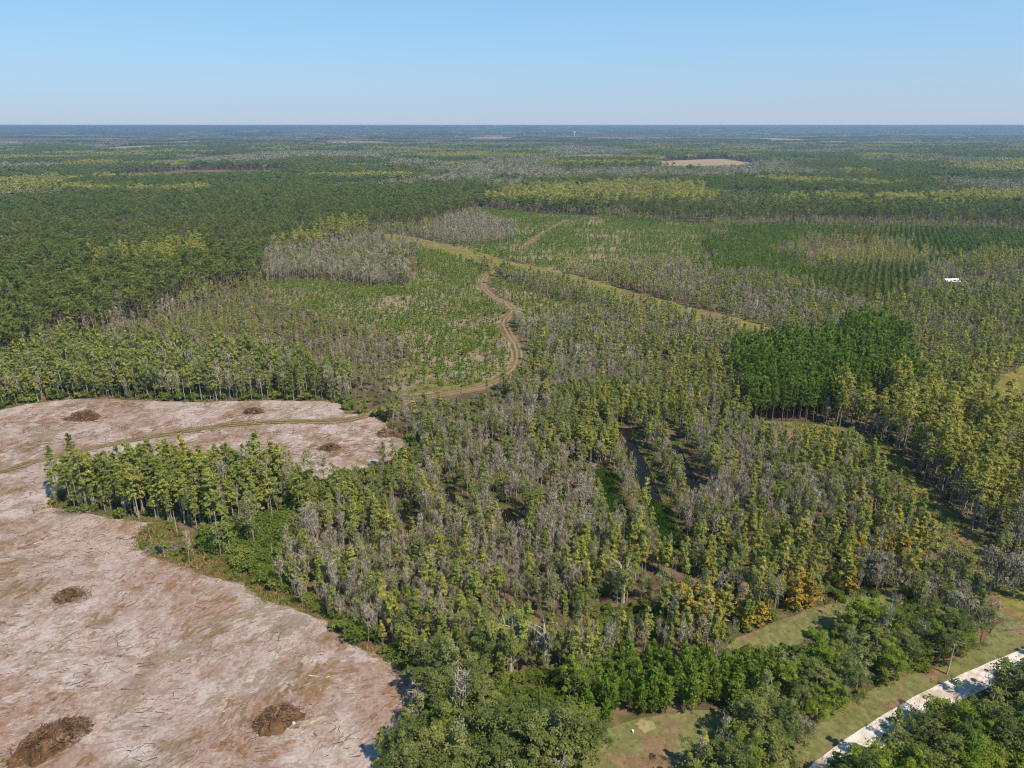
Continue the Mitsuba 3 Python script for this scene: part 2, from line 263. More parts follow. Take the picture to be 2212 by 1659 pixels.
diffuse('corridor_mat', f_corridor)


def f_open(p, n, uv):
    a = fbm(p.x / 26, p.y / 26, 1.0, 3)
    b = fbm(p.x / 3.0, p.y / 3.0, 2.0, 3)
    c = mix((0.120, 0.130, 0.045), (0.190, 0.172, 0.075), b)
    c = mix(c, (0.245, 0.190, 0.140), smoothstep(0.46, 0.58, a))
    return c * (0.66 + 0.68 * b)


diffuse('open_mat', f_open)


def f_far(p, n, uv):
    a = fbm(p.x / 900, p.y / 420, 1.0, 4)
    b = fbm(p.x / 260, p.y / 120, 6.0, 3)
    k = cell_rand(p.x / 9, p.y / 9, 0.0)
    c = mix((0.030, 0.046, 0.015), (0.060, 0.074, 0.026), smoothstep(0.35, 0.65, b))
    c = mix(c, (0.115, 0.098, 0.080), smoothstep(0.52, 0.62, a))
    c = mix(c, (0.110, 0.118, 0.042), smoothstep(0.62, 0.70, b) * 0.8)
    c = mix(c, (0.26, 0.20, 0.13), smoothstep(0.70, 0.73, fbm(p.x / 520, p.y / 300, 21.0, 3)))
    return c * (0.5 + 1.0 * k)


diffuse('far_mat', f_far)
diffuse('far_field_mat', (0.33, 0.26, 0.16))
diffuse('yellow_sand', lambda p, n, uv: mix((0.20, 0.19, 0.09), (0.36, 0.31, 0.17), fbm(p.x / 0.8, p.y / 0.8, 1.0, 3)))
diffuse('sand_mat', (0.30, 0.19, 0.11))
diffuse('marsh_mat', lambda p, n, uv: mix((0.150, 0.085, 0.060), (0.19, 0.13, 0.09), fbm(p.x / 30, p.y / 30, 1.0, 3)))
scene['water_mat'] = {'type': 'principled', 'base_color': {'type': 'rgb', 'value': [0.010, 0.010, 0.008]}, 'roughness': 0.30, 'specular': 0.12}
leaf('debris_mat', (0.26, 0.18, 0.12), (0.46, 0.36, 0.27), 1.0, 1.0)
leaf('root_mat', (0.095, 0.060, 0.040), (0.26, 0.18, 0.125), 0.8, 1.5)
leaf('soil_mat', (0.085, 0.050, 0.028), (0.150, 0.090, 0.050), 1.5, 2.0)
diffuse('paint_white', (0.78, 0.78, 0.77))
diffuse('wall_tan', (0.42, 0.34, 0.26))
diffuse('door_dark', (0.10, 0.09, 0.08))
diffuse('wood_post', (0.52, 0.44, 0.37))
diffuse('rubble_mat', (0.66, 0.62, 0.58))
scene['galvanised'] = {'type': 'twosided', 'bsdf': {'type': 'principled', 'base_color': {'type': 'rgb', 'value': [0.55, 0.57, 0.58]}, 'roughness': 0.45, 'metallic': 0.3}}

# ------------------------------------------------------------------ small mesh kit
class Mesh:
    def __init__(self):
        self.v, self.f, self.n = [], [], 0

    def add(self, v, f):
        v = np.asarray(v, float)
        self.v.append(v)
        self.f.append(np.asarray(f, int) + self.n)
        self.n += len(v)

    def tube(self, pts, radii, sides=4, cap=False):
        p = np.asarray(pts, float)
        r = np.broadcast_to(np.asarray(radii, float), (len(p),))
        t = np.gradient(p, axis=0)
        t /= np.linalg.norm(t, axis=1, keepdims=True) + 1e-12
        ref = np.where(np.abs(t[:, 2:]) < 0.9, [0, 0, 1.0], [1.0, 0, 0])
        a = np.cross(t, ref)
        a /= np.linalg.norm(a, axis=1, keepdims=True) + 1e-12
        b = np.cross(t, a)
        ang = np.arange(sides) * 2 * np.pi / sides
        v = p[:, None] + r[:, None, None] * (np.cos(ang)[None, :, None] * a[:, None] + np.sin(ang)[None, :, None] * b[:, None])
        i, j = np.meshgrid(np.arange(len(p) - 1), np.arange(sides), indexing='ij')
        q = np.stack([i * sides + j, i * sides + (j + 1) % sides, (i + 1) * sides + (j + 1) % sides, (i + 1) * sides + j], -1).reshape(-1, 4)
        f = np.vstack([q[:, [0, 1, 2]], q[:, [0, 2, 3]]])
        vv = v.reshape(-1, 3)
        if cap:
            k = len(vv)
            vv = np.vstack([vv, p[:1], p[-1:]])
            jj = np.arange(sides)
            f = np.vstack([f, np.stack([jj * 0 + k, (jj + 1) % sides, jj], 1),
                           np.stack([jj * 0 + k + 1, k - sides + jj, k - sides + (jj + 1) % sides], 1)])
        self.add(vv, f)

    def kites(self, c, d, nrm, length, width, fold=0.12):
        """Leaf sprays: two triangles each, folded a little along the middle."""
        c, d, nrm = (np.asarray(x, float) for x in (c, d, nrm))
        s = np.cross(nrm, d)
        s /= np.linalg.norm(s, axis=1, keepdims=True) + 1e-9
        d = d / (np.linalg.norm(d, axis=1, keepdims=True) + 1e-9)
        n2 = np.cross(d, s)
        L, W = (np.broadcast_to(np.asarray(x, float), (len(c),))[:, None] for x in (length, width))
        v = np.stack([c - d * L / 2, c + s * W / 2 - n2 * W * fold, c + d * L / 2, c - s * W / 2 - n2 * W * fold], 1).reshape(-1, 3)
        k = np.arange(len(c))[:, None] * 4
        self.add(v, np.vstack([k + [0, 1, 2], k + [0, 2, 3]]))

    def tris(self, c, d, nrm, length, width):
        c, d, nrm = (np.asarray(x, float) for x in (c, d, nrm))
        s = np.cross(nrm, d)
        s /= np.linalg.norm(s, axis=1, keepdims=True) + 1e-9
        d = d / (np.linalg.norm(d, axis=1, keepdims=True) + 1e-9)
        L, W = (np.broadcast_to(np.asarray(x, float), (len(c),))[:, None] for x in (length, width))
        v = np.stack([c - d * L / 2 - s * W / 2, c - d * L / 2 + s * W / 2, c + d * L / 2], 1).reshape(-1, 3)
        self.add(v, np.arange(len(c) * 3).reshape(-1, 3))

    def box(self, x0, x1, y0, y1, z0, z1):
        v = np.array([[x, y, z] for x in (x0, x1) for y in (y0, y1) for z in (z0, z1)], float)
        self.add(v, [[0, 1, 3], [0, 3, 2], [4, 6, 7], [4, 7, 5], [0, 4, 5], [0, 5, 1], [2, 3, 7], [2, 7, 6], [0, 2, 6], [0, 6, 4], [1, 5, 7], [1, 7, 3]])

    def out(self):
        if not self.v:
            return np.zeros((0, 3)), np.zeros((0, 3), int)
        return np.vstack(self.v), np.vstack(self.f)


def unit(x):
    return x / (np.linalg.norm(x, axis=-1, keepdims=True) + 1e-9)


def rdir(r, n):
    return unit(r.normal(size=(n, 3)))


def sprays(m, r, c, out, n_bias, length, width, kite=True, flat=0.0):
    """Leaf sprays at c: facing out and up more than sideways, long axes at random in their plane."""
    n = len(c)
    nrm = unit(unit(out) * n_bias + np.array([0, 0, 0.75]) + r.normal(size=(n, 3)) * (0.62 - 0.3 * flat))
    d = unit(np.cross(nrm, rdir(r, n)))
    L = length * r.uniform(0.65, 1.35, n)
    W = width * r.uniform(0.65, 1.35, n)
    (m.kites if kite else m.tris)(c, d, nrm, L, W)


def clump(m, r, c, rad, n, length, width, kite=True, squash=0.7):
    d = rdir(r, n)
    d[:, 2] = np.where(d[:, 2] < -0.25, -d[:, 2], d[:, 2])
    rr = r.uniform(0.55, 1.05, n)[:, None]
    p = np.asarray(c) + d * rr * rad * np.array([1, 1, squash])
    sprays(m, r, p, d, 0.8, length, width, kite, 0.0 if width < 1.1 else 0.7)


# ------------------------------------------------------------------ tree builders: each returns a list of (part name, mesh, material)
# lod 0: near trees, 1: middle distance, 2: far
def stem(m, r, h, r0, r1, sides, lean=0.02, seg=4, z0=-0.3):
    zs = np.linspace(z0, h, seg + 1)
    off = np.cumsum(r.normal(size=(seg + 1, 2)) * lean * h / seg, 0)
    off -= off[0]
    pts = np.column_stack([off, zs])
    rad = r0 + (r1 - r0) * np.linspace(0, 1, seg + 1) ** 0.8
    rad[0] *= 1.5
    m.tube(pts, rad, sides)
    return pts


def on_stem(pts, z):
    return np.column_stack([np.interp(z, pts[:, 2], pts[:, 0]), np.interp(z, pts[:, 2], pts[:, 1]), z])


def cypress(r, lod, flat=False, h=13.0, mat='leaf_cypress', cz=None):
    t, c = Mesh(), Mesh()
    pts = stem(t, r, h * 0.97, 0.21, 0.035, (5, 3, 3)[lod], 0.02, (5, 3, 2)[lod])
    nb = (46, 26, 12)[lod]
    z0 = cz if cz is not None else r.uniform(0.30, 0.48)
    zt = z0 + (1 - z0) * np.sort(r.uniform(0, 1, nb)) ** 0.9
    k = (zt - z0) / (1 - z0)
    if flat:
        rad = 2.7 * (0.35 + 0.75 * np.sin(np.clip(k * 1.25, 0, 1) * np.pi) ** 0.7) * r.uniform(0.55, 1.15, nb)
    else:
        rad = 2.05 * ((1 - k) ** 0.75 * (0.35 + 0.65 * np.clip(k * 5, 0, 1)) + 0.1) * r.uniform(0.6, 1.2, nb)
    az = r.uniform(0, 2 * np.pi, nb)
    base = on_stem(pts, zt * h)
    dirs = np.column_stack([np.cos(az), np.sin(az), np.full(nb, 0.05)])
    nl = (19, 8, 3)[lod]
    s = np.sqrt(r.uniform(0.02, 1, (nb, nl)))
    p = base[:, None] + dirs[:, None] * (s * rad[:, None])[..., None]
    p[..., 2] += 0.30 * s * rad[:, None] * r.uniform(-0.6, 0.9, (nb, 1)) - 0.10 * s ** 2 * rad[:, None]
    p += r.normal(size=p.shape) * np.array([0.17, 0.17, 0.13]) * (1, 1.4, 2.0)[lod]
    out = np.repeat(dirs[:, None], nl, 1).reshape(-1, 3)
    L, W = ((0.60, 0.29), (0.95, 0.55), (2.0, 1.5))[lod]
    sprays(c, r, p.reshape(-1, 3), out, 0.45, L, W, lod == 0, 0.4)
    if lod == 0:
        for i in range(0, nb, 2):
            t.tube([base[i], base[i] + dirs[i] * rad[i] * 0.8 + [0, 0, 0.1 * rad[i]]], [0.045, 0.015], 3)
    return [('trunk', t, 'bark_pale'), ('crown', c, mat)]


def bare(r, lod, h=12.0):
    t, c = Mesh(), Mesh()
    forks = 1 if r.uniform() < 0.6 else 2
    for q in range(forks):
        hh = h * r.uniform(0.8, 1.0)
        pts = stem(t, r, hh, 0.15, 0.03, 3, 0.03 + 0.05 * (forks - 1), (5, 3, 2)[lod])
        nb = (22, 11, 5)[lod] // forks + 1
        zt = hh * (0.38 + 0.6 * r.uniform(0, 1, nb))
        az = r.uniform(0, 2 * np.pi, nb)
        base = on_stem(pts, zt)
        ln = (1.0 + 1.9 * (1 - zt / hh) + 0.5) * r.uniform(0.6, 1.2, nb)
        d = unit(np.column_stack([np.cos(az), np.sin(az), r.uniform(0.9, 2.2, nb)]))
        for i in range(nb if lod < 2 else 0):
            t.tube([base[i], base[i] + d[i] * ln[i]], [0.055, 0.018], 3)
        nt = (9, 8, 5)[lod]
        s = r.uniform(0.2, 1.05, (nb, nt, 1))
        p = base[:, None] + d[:, None] * ln[:, None, None] * s + r.normal(size=(nb, nt, 3)) * 0.24
        td = unit(d[:, None] + r.normal(size=(nb, nt, 3)) * 0.55 + np.array([0, 0, 0.3])).reshape(-1, 3)
        k = len(td)
        L, W = ((1.2, 0.10), (1.7, 0.20), (2.6, 0.62))[lod]
        c.tris(p.reshape(-1, 3), td, unit(np.column_stack([r.normal(size=(k, 2)), np.full(k, 0.6)])), L * r.uniform(0.6, 1.3, k), W * r.uniform(0.7, 1.3, k))
    return [('trunk', t, 'bark_pale' if r.uniform() < 0.45 else 'bark_grey'), ('twigs', c, 'twig_grey')]


def gum(r, lod, h=11.0, mat='leaf_gum'):
    """Narrow, thin-leaved swamp hardwood: grey branches showing through a dull green crown."""
    t, c = Mesh(), Mesh()
    pts = stem(t, r, h * 0.93, 0.17, 0.03, (4, 3, 3)[lod], 0.035, (4, 3, 2)[lod])
    nc = (11, 8, 5)[lod]
    zt = h * (0.36 + 0.60 * (np.arange(nc) + r.uniform(0, 1, nc)) / nc)
    k = (zt / h - 0.3) / 0.7
    rad = 1.75 * np.sin(np.clip(k, 0.05, 0.97) * np.pi) ** 0.6 * r.uniform(0.35, 1.0, nc)
    az = r.uniform(0, 2 * np.pi, nc)
    base = on_stem(pts, zt)
    ctr = base + np.column_stack([np.cos(az) * rad, np.sin(az) * rad, r.uniform(0, 0.6, nc)])
    for i in range(nc):
        if lod < 2:
            t.tube([on_stem(pts, np.array([zt[i] - 1.2]))[0], ctr[i]], [0.05, 0.02], 3)
        n = (50, 16, 8)[lod]
        L, W = ((0.42, 0.27), (0.82, 0.6), (1.5, 1.25))[lod]
        clump(c, r, ctr[i], r.uniform(0.75, 1.25), n, L, W, lod == 0, 0.95)
    return [('trunk', t, 'bark_grey'), ('crown', c, mat)]


def pine(r, lod, h=17.0):
    t, c = Mesh(), Mesh()
    pts = stem(t, r, h * 0.95, 0.24, 0.06, (5, 3, 3)[lod], 0.015, (5, 3, 2)[lod])
    nl = (17, 11, 6)[lod]
    zt = h * (0.58 + 0.40 * r.uniform(0, 1, nl) ** 0.85)
    k = (zt / h - 0.58) / 0.42
    rad = (2.9 * (1 - k) ** 0.45 + 0.3) * r.uniform(0.45, 1.1, nl)
    az = np.arange(nl) * 2.4 + r.uniform(-0.5, 0.5, nl)
    base = on_stem(pts, zt)
    end = base + np.column_stack([np.cos(az) * rad, np.sin(az) * rad, r.uniform(0.1, 0.9, nl)])
    for i in range(nl):
        if lod < 2:
            t.tube([base[i], end[i]], [0.06, 0.03], 3)
        n = (46, 16, 11)[lod]
        L, W = ((0.62, 0.26), (1.0, 0.68), (1.6, 1.25))[lod]
        clump(c, r, end[i], r.uniform(0.9, 1.4), n, L, W, lod == 0, 0.6)
    return [('trunk', t, 'bark_pine'), ('crown', c, 'leaf_pine')]


def plantation(r, lod, h=14.0, wide=1.75, low=0.34, mat='leaf_plantation'):
    t, c = Mesh(), Mesh()
    pts = stem(t, r, h * 0.96, 0.013 * h, 0.03, (4, 3, 3)[lod], 0.01, (4, 2, 2)[lod])
    nb = (34, 20, 10)[lod]
    k = np.sort(r.uniform(0, 1, nb)) ** 0.9
    zt = h * (low + (0.99 - low) * k)
    rad = wide * ((1 - k) ** 0.62 * (0.55 + 0.45 * np.clip(4 * k, 0, 1)) + 0.06) * r.uniform(0.65, 1.15, nb)
    az = r.uniform(0, 2 * np.pi, nb)
    base = on_stem(pts, zt)
    for i in range(nb):
        e = np.array([math.cos(az[i]), math.sin(az[i]), 0.35])
        n = (20, 7, 3)[lod]
        s = r.uniform(0.3, 1.0, n)[:, None]
        p = base[i] + e * rad[i] * s + r.normal(size=(n, 3)) * 0.2
        nd = unit(e + np.array([0, 0, 0.55]) + r.normal(size=(n, 3)) * 0.55)
        L, W = ((0.70, 0.26), (1.05, 0.62), (1.9, 1.3))[lod]
        q = L * r.uniform(0.7, 1.3, n)
        nn = unit(np.cross(nd, rdir(r, n)))
        nn *= np.where(nn[:, 2:] < 0, -1, 1)
        (c.kites if lod == 0 else c.tris)(p, nd, nn, q, W * r.uniform(0.7, 1.3, n))
    return [('trunk', t, 'bark_pine'), ('crown', c, mat)]


def oak(r, lod, h=11.0, wide=4.4, mat='leaf_oak', bark='bark_grey', leaves=1.0, moss=0.0):
    """Broad tree: a dozen limbs of unequal reach, each carrying small leaf masses; gaps between the limbs stay open."""
    t, c, ms = Mesh(), Mesh(), Mesh()
    near = lod == 0
    fork = h * r.uniform(0.20, 0.34)
    lean = r.normal(size=2) * 0.5
    top = np.array([lean[0], lean[1], fork])
    t.tube([[0, 0, -0.3], [lean[0] * 0.4, lean[1] * 0.4, fork * 0.5], top], [0.46, 0.33, 0.29], 6)
    nl = 13 if near else 7
    az0 = r.uniform(0, 6.28)
    for i in range(nl):
        a = az0 + i * 2.39996 + r.uniform(-0.5, 0.5)
        q = math.sqrt((i + 0.4) / nl) * r.uniform(0.55, 1.18)
        z = h * (0.94 - 0.58 * q ** 1.5) + r.uniform(-1.3, 0.9)
        e = np.array([lean[0] + math.cos(a) * wide * q, lean[1] + math.sin(a) * wide * q, z])
        mid = top * 0.45 + e * 0.55 + np.append(r.normal(size=2) * 0.4, -0.3)
        t.tube([top, mid, e], [0.17, 0.10, 0.04], 4)
        for k in range(5 if near else 2):
            e2 = e + r.normal(size=3) * np.array([1.15, 1.15, 0.75]) if k else e
            if near and k:
                t.tube([mid * 0.4 + e * 0.6, e2], [0.06, 0.02], 3)
            n = int((100 if near else 18) * leaves * r.uniform(0.35, 1.5))
            L, W = (0.34, 0.22) if near else (1.0, 0.8)
            clump(c, r, e2, r.uniform(0.45, 1.15), n, L, W, near, 0.75)
        if near:
            k = int(24 * leaves)
            p = e + r.normal(size=(k, 3)) * np.array([1.5, 1.5, 0.9])
            sprays(c, r, p, p - top, 0.6, 0.42, 0.26)
        if moss > 0 and near:
            k = int(80 * moss)
            p = e + r.normal(size=(k, 3)) * np.array([1.1, 1.1, 0.5]) - [0, 0, 0.5]
            ms.tris(p, np.tile([0, 0, -1.0], (k, 1)) + r.normal(size=(k, 3)) * 0.12, unit(np.column_stack([r.normal(size=(k, 2)), np.full(k, 0.2)])), r.uniform(0.7, 1.7, k), r.uniform(0.12, 0.3, k))
    parts = [('trunk', t, bark), ('crown', c, mat)]
    if ms.n:
        parts.append(('moss', ms, 'leaf_moss'))
    return parts


def shrub(r, lod, h=2.6, mat='leaf_shrub'):
    t, c = Mesh(), Mesh()
    nc = (8, 5, 3)[lod]
    for i in range(nc):
        a, q = r.uniform(0, 6.28), r.uniform(0, 1) ** 0.6 * 1.3
        e = np.array([math.cos(a) * q, math.sin(a) * q, h * r.uniform(0.25, 0.75)])
        t.tube([[0, 0, -0.1], e], [0.05, 0.02], 3)
        n = (70, 20, 8)[lod]
        L, W = ((0.42, 0.30), (0.8, 0.6), (1.4, 1.2))[lod]
        clump(c, r, e, r.uniform(0.7, 1.15), n, L, W, lod == 0, 0.85)
    return [('stem', t, 'bark_grey'), ('crown', c, mat)]


def sapling(r, lod, h=3.0):
    t, c = Mesh(), Mesh()
    t.tube([[0, 0, -0.1], [0, 0, h * 0.9]], [0.045, 0.015], 3)
    n = (80, 30, 14)[lod]
    k = r.uniform(0, 1, n)
    rad = 0.62 * (1 - k) ** 0.7 + 0.06
    az = r.uniform(0, 6.28, n)
    e = np.column_stack([np.cos(az), np.sin(az), np.full(n, 0.9)])
    p = np.column_stack([np.cos(az) * rad * 0.8, np.sin(az) * rad * 0.8, h * (0.12 + 0.86 * k)])
    L, W = ((0.55, 0.2), (0.8, 0.42), (1.1, 0.7))[lod]
    nn = unit(np.cross(e, rdir(r, n)))
    (c.kites if lod == 0 else c.tris)(p, unit(e + r.normal(size=(n, 3)) * 0.3), nn, L * r.uniform(0.7, 1.3, n), W * r.uniform(0.7, 1.2, n))
    return [('trunk', t, 'bark_pine'), ('crown', c, 'leaf_young_pine')]


def snag(r, lod, h=9.0, mat='bark_white'):
    t = Mesh()
    pts = stem(t, r, h, 0.17, 0.05, (5, 3, 3)[lod], 0.04, (5, 3, 3)[lod])
    for i in range(r.integers(1, 6)):
        z = h * r.uniform(0.45, 0.95)
        b = on_stem(pts, np.array([z]))[0]
        a = r.uniform(0, 6.28)
        ln = r.uniform(0.6, 2.2)
        t.tube([b, b + np.array([math.cos(a), math.sin(a), 1.1]) * ln * 0.6], [0.05, 0.02], 3)
    return [('trunk', t, mat)]


def grass_tuft(r, lod, mat='dry_grass'):
    c = Mesh()
    n = 26
    p = np.column_stack([r.normal(size=(n, 2)) * 0.8, r.uniform(0.15, 0.35, n)])
    c.tris(p, unit(np.column_stack([r.normal(size=(n, 2)) * 0.5, np.ones(n)])), unit(np.column_stack([r.normal(size=(n, 2)), np.full(n, 0.5)])), r.uniform(0.5, 1.0, n), r.uniform(0.12, 0.3, n))
    return [('blades', c, mat)]


# ------------------------------------------------------------------ kinds: (builder, variants)
def variants(fn, lod, n, seed, **kw):
    groups = []
    for i in range(n):
        groups.append(fn(np.random.default_rng(seed * 100 + lod * 17 + i), lod, **kw))
    return groups


GROUP = {}


def register(kind, lod, meshes):
    keys = []
    for i, parts in enumerate(meshes):
        key = f'shape_{kind}_{lod}_{i}'
        d = {'type': 'shapegroup'}
        for name, m, mat in parts:
            v, f = m.out()
            d[name] = mikit.ply((v, f), mat)
        scene[key] = d
        keys.append(key)
    GROUP[kind, lod] = keys


KINDS = {
    'cypress': (cypress, dict(), 10), 'cypress_yellow': (cypress, dict(mat='leaf_cypress_yellow'), 5),
    'cypress_orange': (cypress, dict(mat='leaf_cypress_orange', h=8.0, cz=0.12), 3),
    'cypress_tall': (cypress, dict(flat=True, h=17.0, mat='leaf_cypress_yellow', cz=0.52), 5),
    'bare': (bare, dict(), 10), 'gum': (gum, dict(), 10), 'pine': (pine, dict(), 6),
    'plantation': (plantation, dict(), 5), 'rowpine': (plantation, dict(h=8.5, wide=1.7, low=0.1), 4),
    'yardpine': (plantation, dict(h=7.0, wide=1.9, low=0.16, mat='leaf_young_pine'), 4),
    'oak': (oak, dict(), 9), 'oak_bright': (oak, dict(mat='leaf_oak_bright', h=9.0, wide=3.4), 4),
    'oak_mossy': (oak, dict(mat='leaf_moss', bark='bark_pale', leaves=0.45, moss=1.0, h=10.0, wide=4.6), 3),
    'shrub': (shrub, dict(), 5), 'sapling': (sapling, dict(), 4), 'snag': (snag, dict(), 5),
}
SEED = {k: i + 1 for i, k in enumerate(KINDS)}


def group_of(kind, lod):
    if (kind, lod) not in GROUP:
        fn, kw, n = KINDS[kind]
        register(kind, lod, variants(fn, lod, n if lod < 2 else max(2, n - 2), SEED[kind], **kw))
    return GROUP[kind, lod]


def place(x, y, rot, s, sz=None, z=0.0):
    c, n = math.cos(rot) * s, math.sin(rot) * s
    return T([[c, -n, 0, x], [n, c, 0, y], [0, 0, s if sz is None else sz, z], [0, 0, 0, 1]])


def instance(key, group, tw):
    scene[key] = {'type': 'instance', 'to_world': tw, 'shapegroup': {'type': 'ref', 'id': group}}


COUNT = {}


def numbered(name):
    n = COUNT.get(name, 0)
    COUNT[name] = n + 1
    return name if n == 0 else f'{name}_{n:03d}'


def tag(key, label, category=None, group=None, kind=None):
    d = {'label': label}
    if category:
        d['category'] = category
    if group:
        d['group'] = group
    if kind:
        d['kind'] = kind
    labels[key] = d


# ------------------------------------------------------------------ ground sheets
POLY = {k: Polygon(v).buffer(0) for k, v in AREA.items()}
LINES = {k: LineString(v) for k, v in LINE.items()}


def smooth_line(k):
    p = np.array(LINE[k], float)
    for _ in range(3):
        q = np.empty((2 * len(p), 2))
        q[0], q[-1] = p[0], p[-1]
        a, b = p[:-1], p[1:]
        q[1:-1:2], q[2:-1:2] = a * 0.75 + b * 0.25, a * 0.25 + b * 0.75
        p = q
    return LineString(p)


for k in LINE:
    LINES[k] = smooth_line(k)


def deepen(poly):
    d = poly.bounds[1] * 0.11
    return unary_union([shapely.affinity.translate(poly, 0, -d * t_) for t_ in np.linspace(0, 1, 12)]).buffer(5)


for k in POLY:
    if k.startswith('far_clearing') or k.startswith('far_field') or k == 'marsh_far':
        POLY[k] = deepen(POLY[k])


def rough(poly, step=3.0, amp=1.5, seed=1):
    """The outline made uneven."""
    poly = poly if poly.geom_type == 'Polygon' else max(poly.geoms, key=lambda g: g.area)
    p = np.array(poly.segmentize(step).exterior.coords)[:-1]
    d = np.stack([meshkit.fbm(np.column_stack([p / (step * 3), np.full(len(p), seed + k * 7.3)])) for k in (0, 1)], 1) - 0.5
    d += 0.5 * (np.stack([meshkit.noise(np.column_stack([p / step * 1.3, np.full(len(p), seed + k * 3.3)])) for k in (0, 1)], 1) - 0.5)
    return Polygon(p + d * 2 * amp).buffer(0)


def sheet(name, poly, mat, z, cell=4.0, height=None, label=None, kind='structure', taper=True):
    polys = [poly] if poly.geom_type == 'Polygon' else list(poly.geoms)
    m = Mesh()
    for q in polys:
        b = np.array(q.segmentize(cell).exterior.coords)[:-1]
        x0, y0, x1, y1 = q.bounds
        gx, gy = np.meshgrid(np.arange(x0, x1, cell), np.arange(y0, y1, cell))
        g = np.column_stack([gx.ravel(), gy.ravel()])
        g += np.random.default_rng(5).uniform(-0.3, 0.3, g.shape) * cell
        g = g[shapely.contains_xy(q.buffer(-cell * 0.4), g[:, 0], g[:, 1])]
        p = np.vstack([b, g])
        f = Delaunay(p).simplices
        c = p[f].mean(1)
        f = f[shapely.contains_xy(q, c[:, 0], c[:, 1])]
        a, bb, cc = p[f[:, 0]], p[f[:, 1]], p[f[:, 2]]
        cr = (bb[:, 0] - a[:, 0]) * (cc[:, 1] - a[:, 1]) - (bb[:, 1] - a[:, 1]) * (cc[:, 0] - a[:, 0])
        f = np.where(cr[:, None] < 0, f[:, ::-1], f)
        zz = np.full(len(p), z)
        if height is not None:
            h = height(p)
            if taper:
                h[:len(b)] *= 0.1
            zz = zz + h
        m.add(np.column_stack([p, zz]), f)
    scene[name] = mikit.ply(m.out(), mat, smooth=True)
    if label:
        tag(name, label, kind=kind)


# forest floor, out to the horizon
R = 42000
m = Mesh()
m.add([[-R, -1500, 0], [R, -1500, 0], [R, R, 0], [-R, R, 0]], [[0, 1, 2], [0, 2, 3]])
scene['ground'] = mikit.ply(m.out(), 'ground_mat')
tag('ground', 'dark leaf littered forest floor under and between the trees', kind='structure')


def field_height(p):
    th = 0.66
    u, v = p[:, 0] * math.cos(th) + p[:, 1] * math.sin(th), p[:, 1] * math.cos(th) - p[:, 0] * math.sin(th)
    z = np.zeros(len(p))
    h = 0.42 * (meshkit.fbm(np.column_stack([u / 3.5, v / 1.7, z])) - 0.25) + 1.3 * (meshkit.fbm(np.column_stack([p / 34, z])) - 0.3)
    return np.clip(h, 0, 3)


FIELD = rough(POLY['field'], 3, 1.6)
sheet('cleared_field', FIELD, 'field_mat', 0.03, 1.3, field_height, 'bare pinkish sandy field with brown scraped streaks, freshly cleared')


def field_z(x, y):
    return float(field_height(np.array([[x, y]]))[0]) + 0.03


def ribbon(line, width, amp=0.6, seed=3):
    return rough(line.buffer(width / 2, cap_style='flat'), 2.5, amp, seed)


def toward_camera(g, d):
    """The area swept by g southwards: the open strip is wider on that side."""
    return unary_union([shapely.affinity.translate(g, 0, -k) for k in np.arange(0, d + 0.1, 3.0)])


sheet('field_track', ribbon(LINES['track_field'], 4.2), 'track_mat', 0.16, 1.0, field_height, 'olive brown grassy farm track curving across the cleared sandy field', taper=False)
for i, o in enumerate((-1.1, 1.1)):
    r_ = LINES['track_field'].parallel_offset(abs(o), 'left' if o > 0 else 'right')
    sheet('field_track__rut' + ('' if i == 0 else '_001'), ribbon(r_, 0.7, 0.25), 'rut_mat', 0.20, 0.8, field_height, taper=False)
sheet('scrub_patch', rough(POLY['scrub'], 3, 2.0), 'scrub_mat', 0.06, 3.0, None, 'brown scrubby bank between the cleared field and the shrubs')
sheet('open_planting_ground', unary_union([rough(POLY['open_low'], 5, 4), rough(POLY['open_right'], 5, 4)]), 'open_mat', 0.04, 12, None, 'grassy brown ground of the nearer young pine clearing')
sheet('far_planting_ground', rough(POLY['open_up'], 8, 6), 'open_mat', 0.05, 16, None, 'grassy green ground of the farther young pine clearing')
sheet('grass_corridor', rough(toward_camera(LINES['corridor'].buffer(8), 24), 5, 4), 'corridor_mat', 0.08, 6, None, 'yellow green grass strip running through the woods')
sheet('dirt_trail', ribbon(LINES['track_prop'], 7.0, 1.5), 'track_mat', 0.12, 3, None, 'winding brown dirt trail through the young pine clearing')
for i, o in enumerate((-1.2, 1.2)):
    r_ = LINES['track_prop'].parallel_offset(abs(o), 'left' if o > 0 else 'right')
    sheet('dirt_trail__rut' + ('' if i == 0 else '_001'), ribbon(r_, 1.1, 0.3), 'rut_mat', 0.16, 2)
sheet('upper_trail', ribbon(LINES['track_up'], 7, 2.0), 'track_mat', 0.12, 6, None, 'faint brown trail in the far young pine clearing')
sheet('right_corridor', rough(toward_camera(LINES['corridor_r'].buffer(6), 13), 3, 1.6), 'corridor_mat', 0.06, 3, None, 'olive grass path along the dark ditch on the right')
sheet('far_glade', rough(POLY['glade_far'], 4, 2), 'corridor_mat', 0.06, 6, None, 'pale grass glade at the right edge behind the pine stand')
sheet('glade', rough(POLY['glade'], 2, 0.8), 'lawn_mat', 0.05, 2, None, 'small green grass glade behind the roadside oaks')
sheet('side_glade', rough(POLY['glade_r'], 2, 0.8), 'lawn_mat', 0.05, 2, None, 'small grass glade beside the moss hung trees at right')
sheet('lawn', rough(POLY['lawn'], 2, 0.8), 'lawn_mat', 0.05, 1.5, None, 'mown lawn fading to reddish bare soil among the young pines')
sheet('verge', rough(POLY['verge'], 2, 0.3), 'lawn_mat', 0.07, 1.5, None, 'mown pale green grass verge beside the white road')
sheet('sand_road', ribbon(LINES['road'], 4.9, 0.22), 'road_mat', 0.11, 1.0, None, 'bright white sandy country road at the lower right')
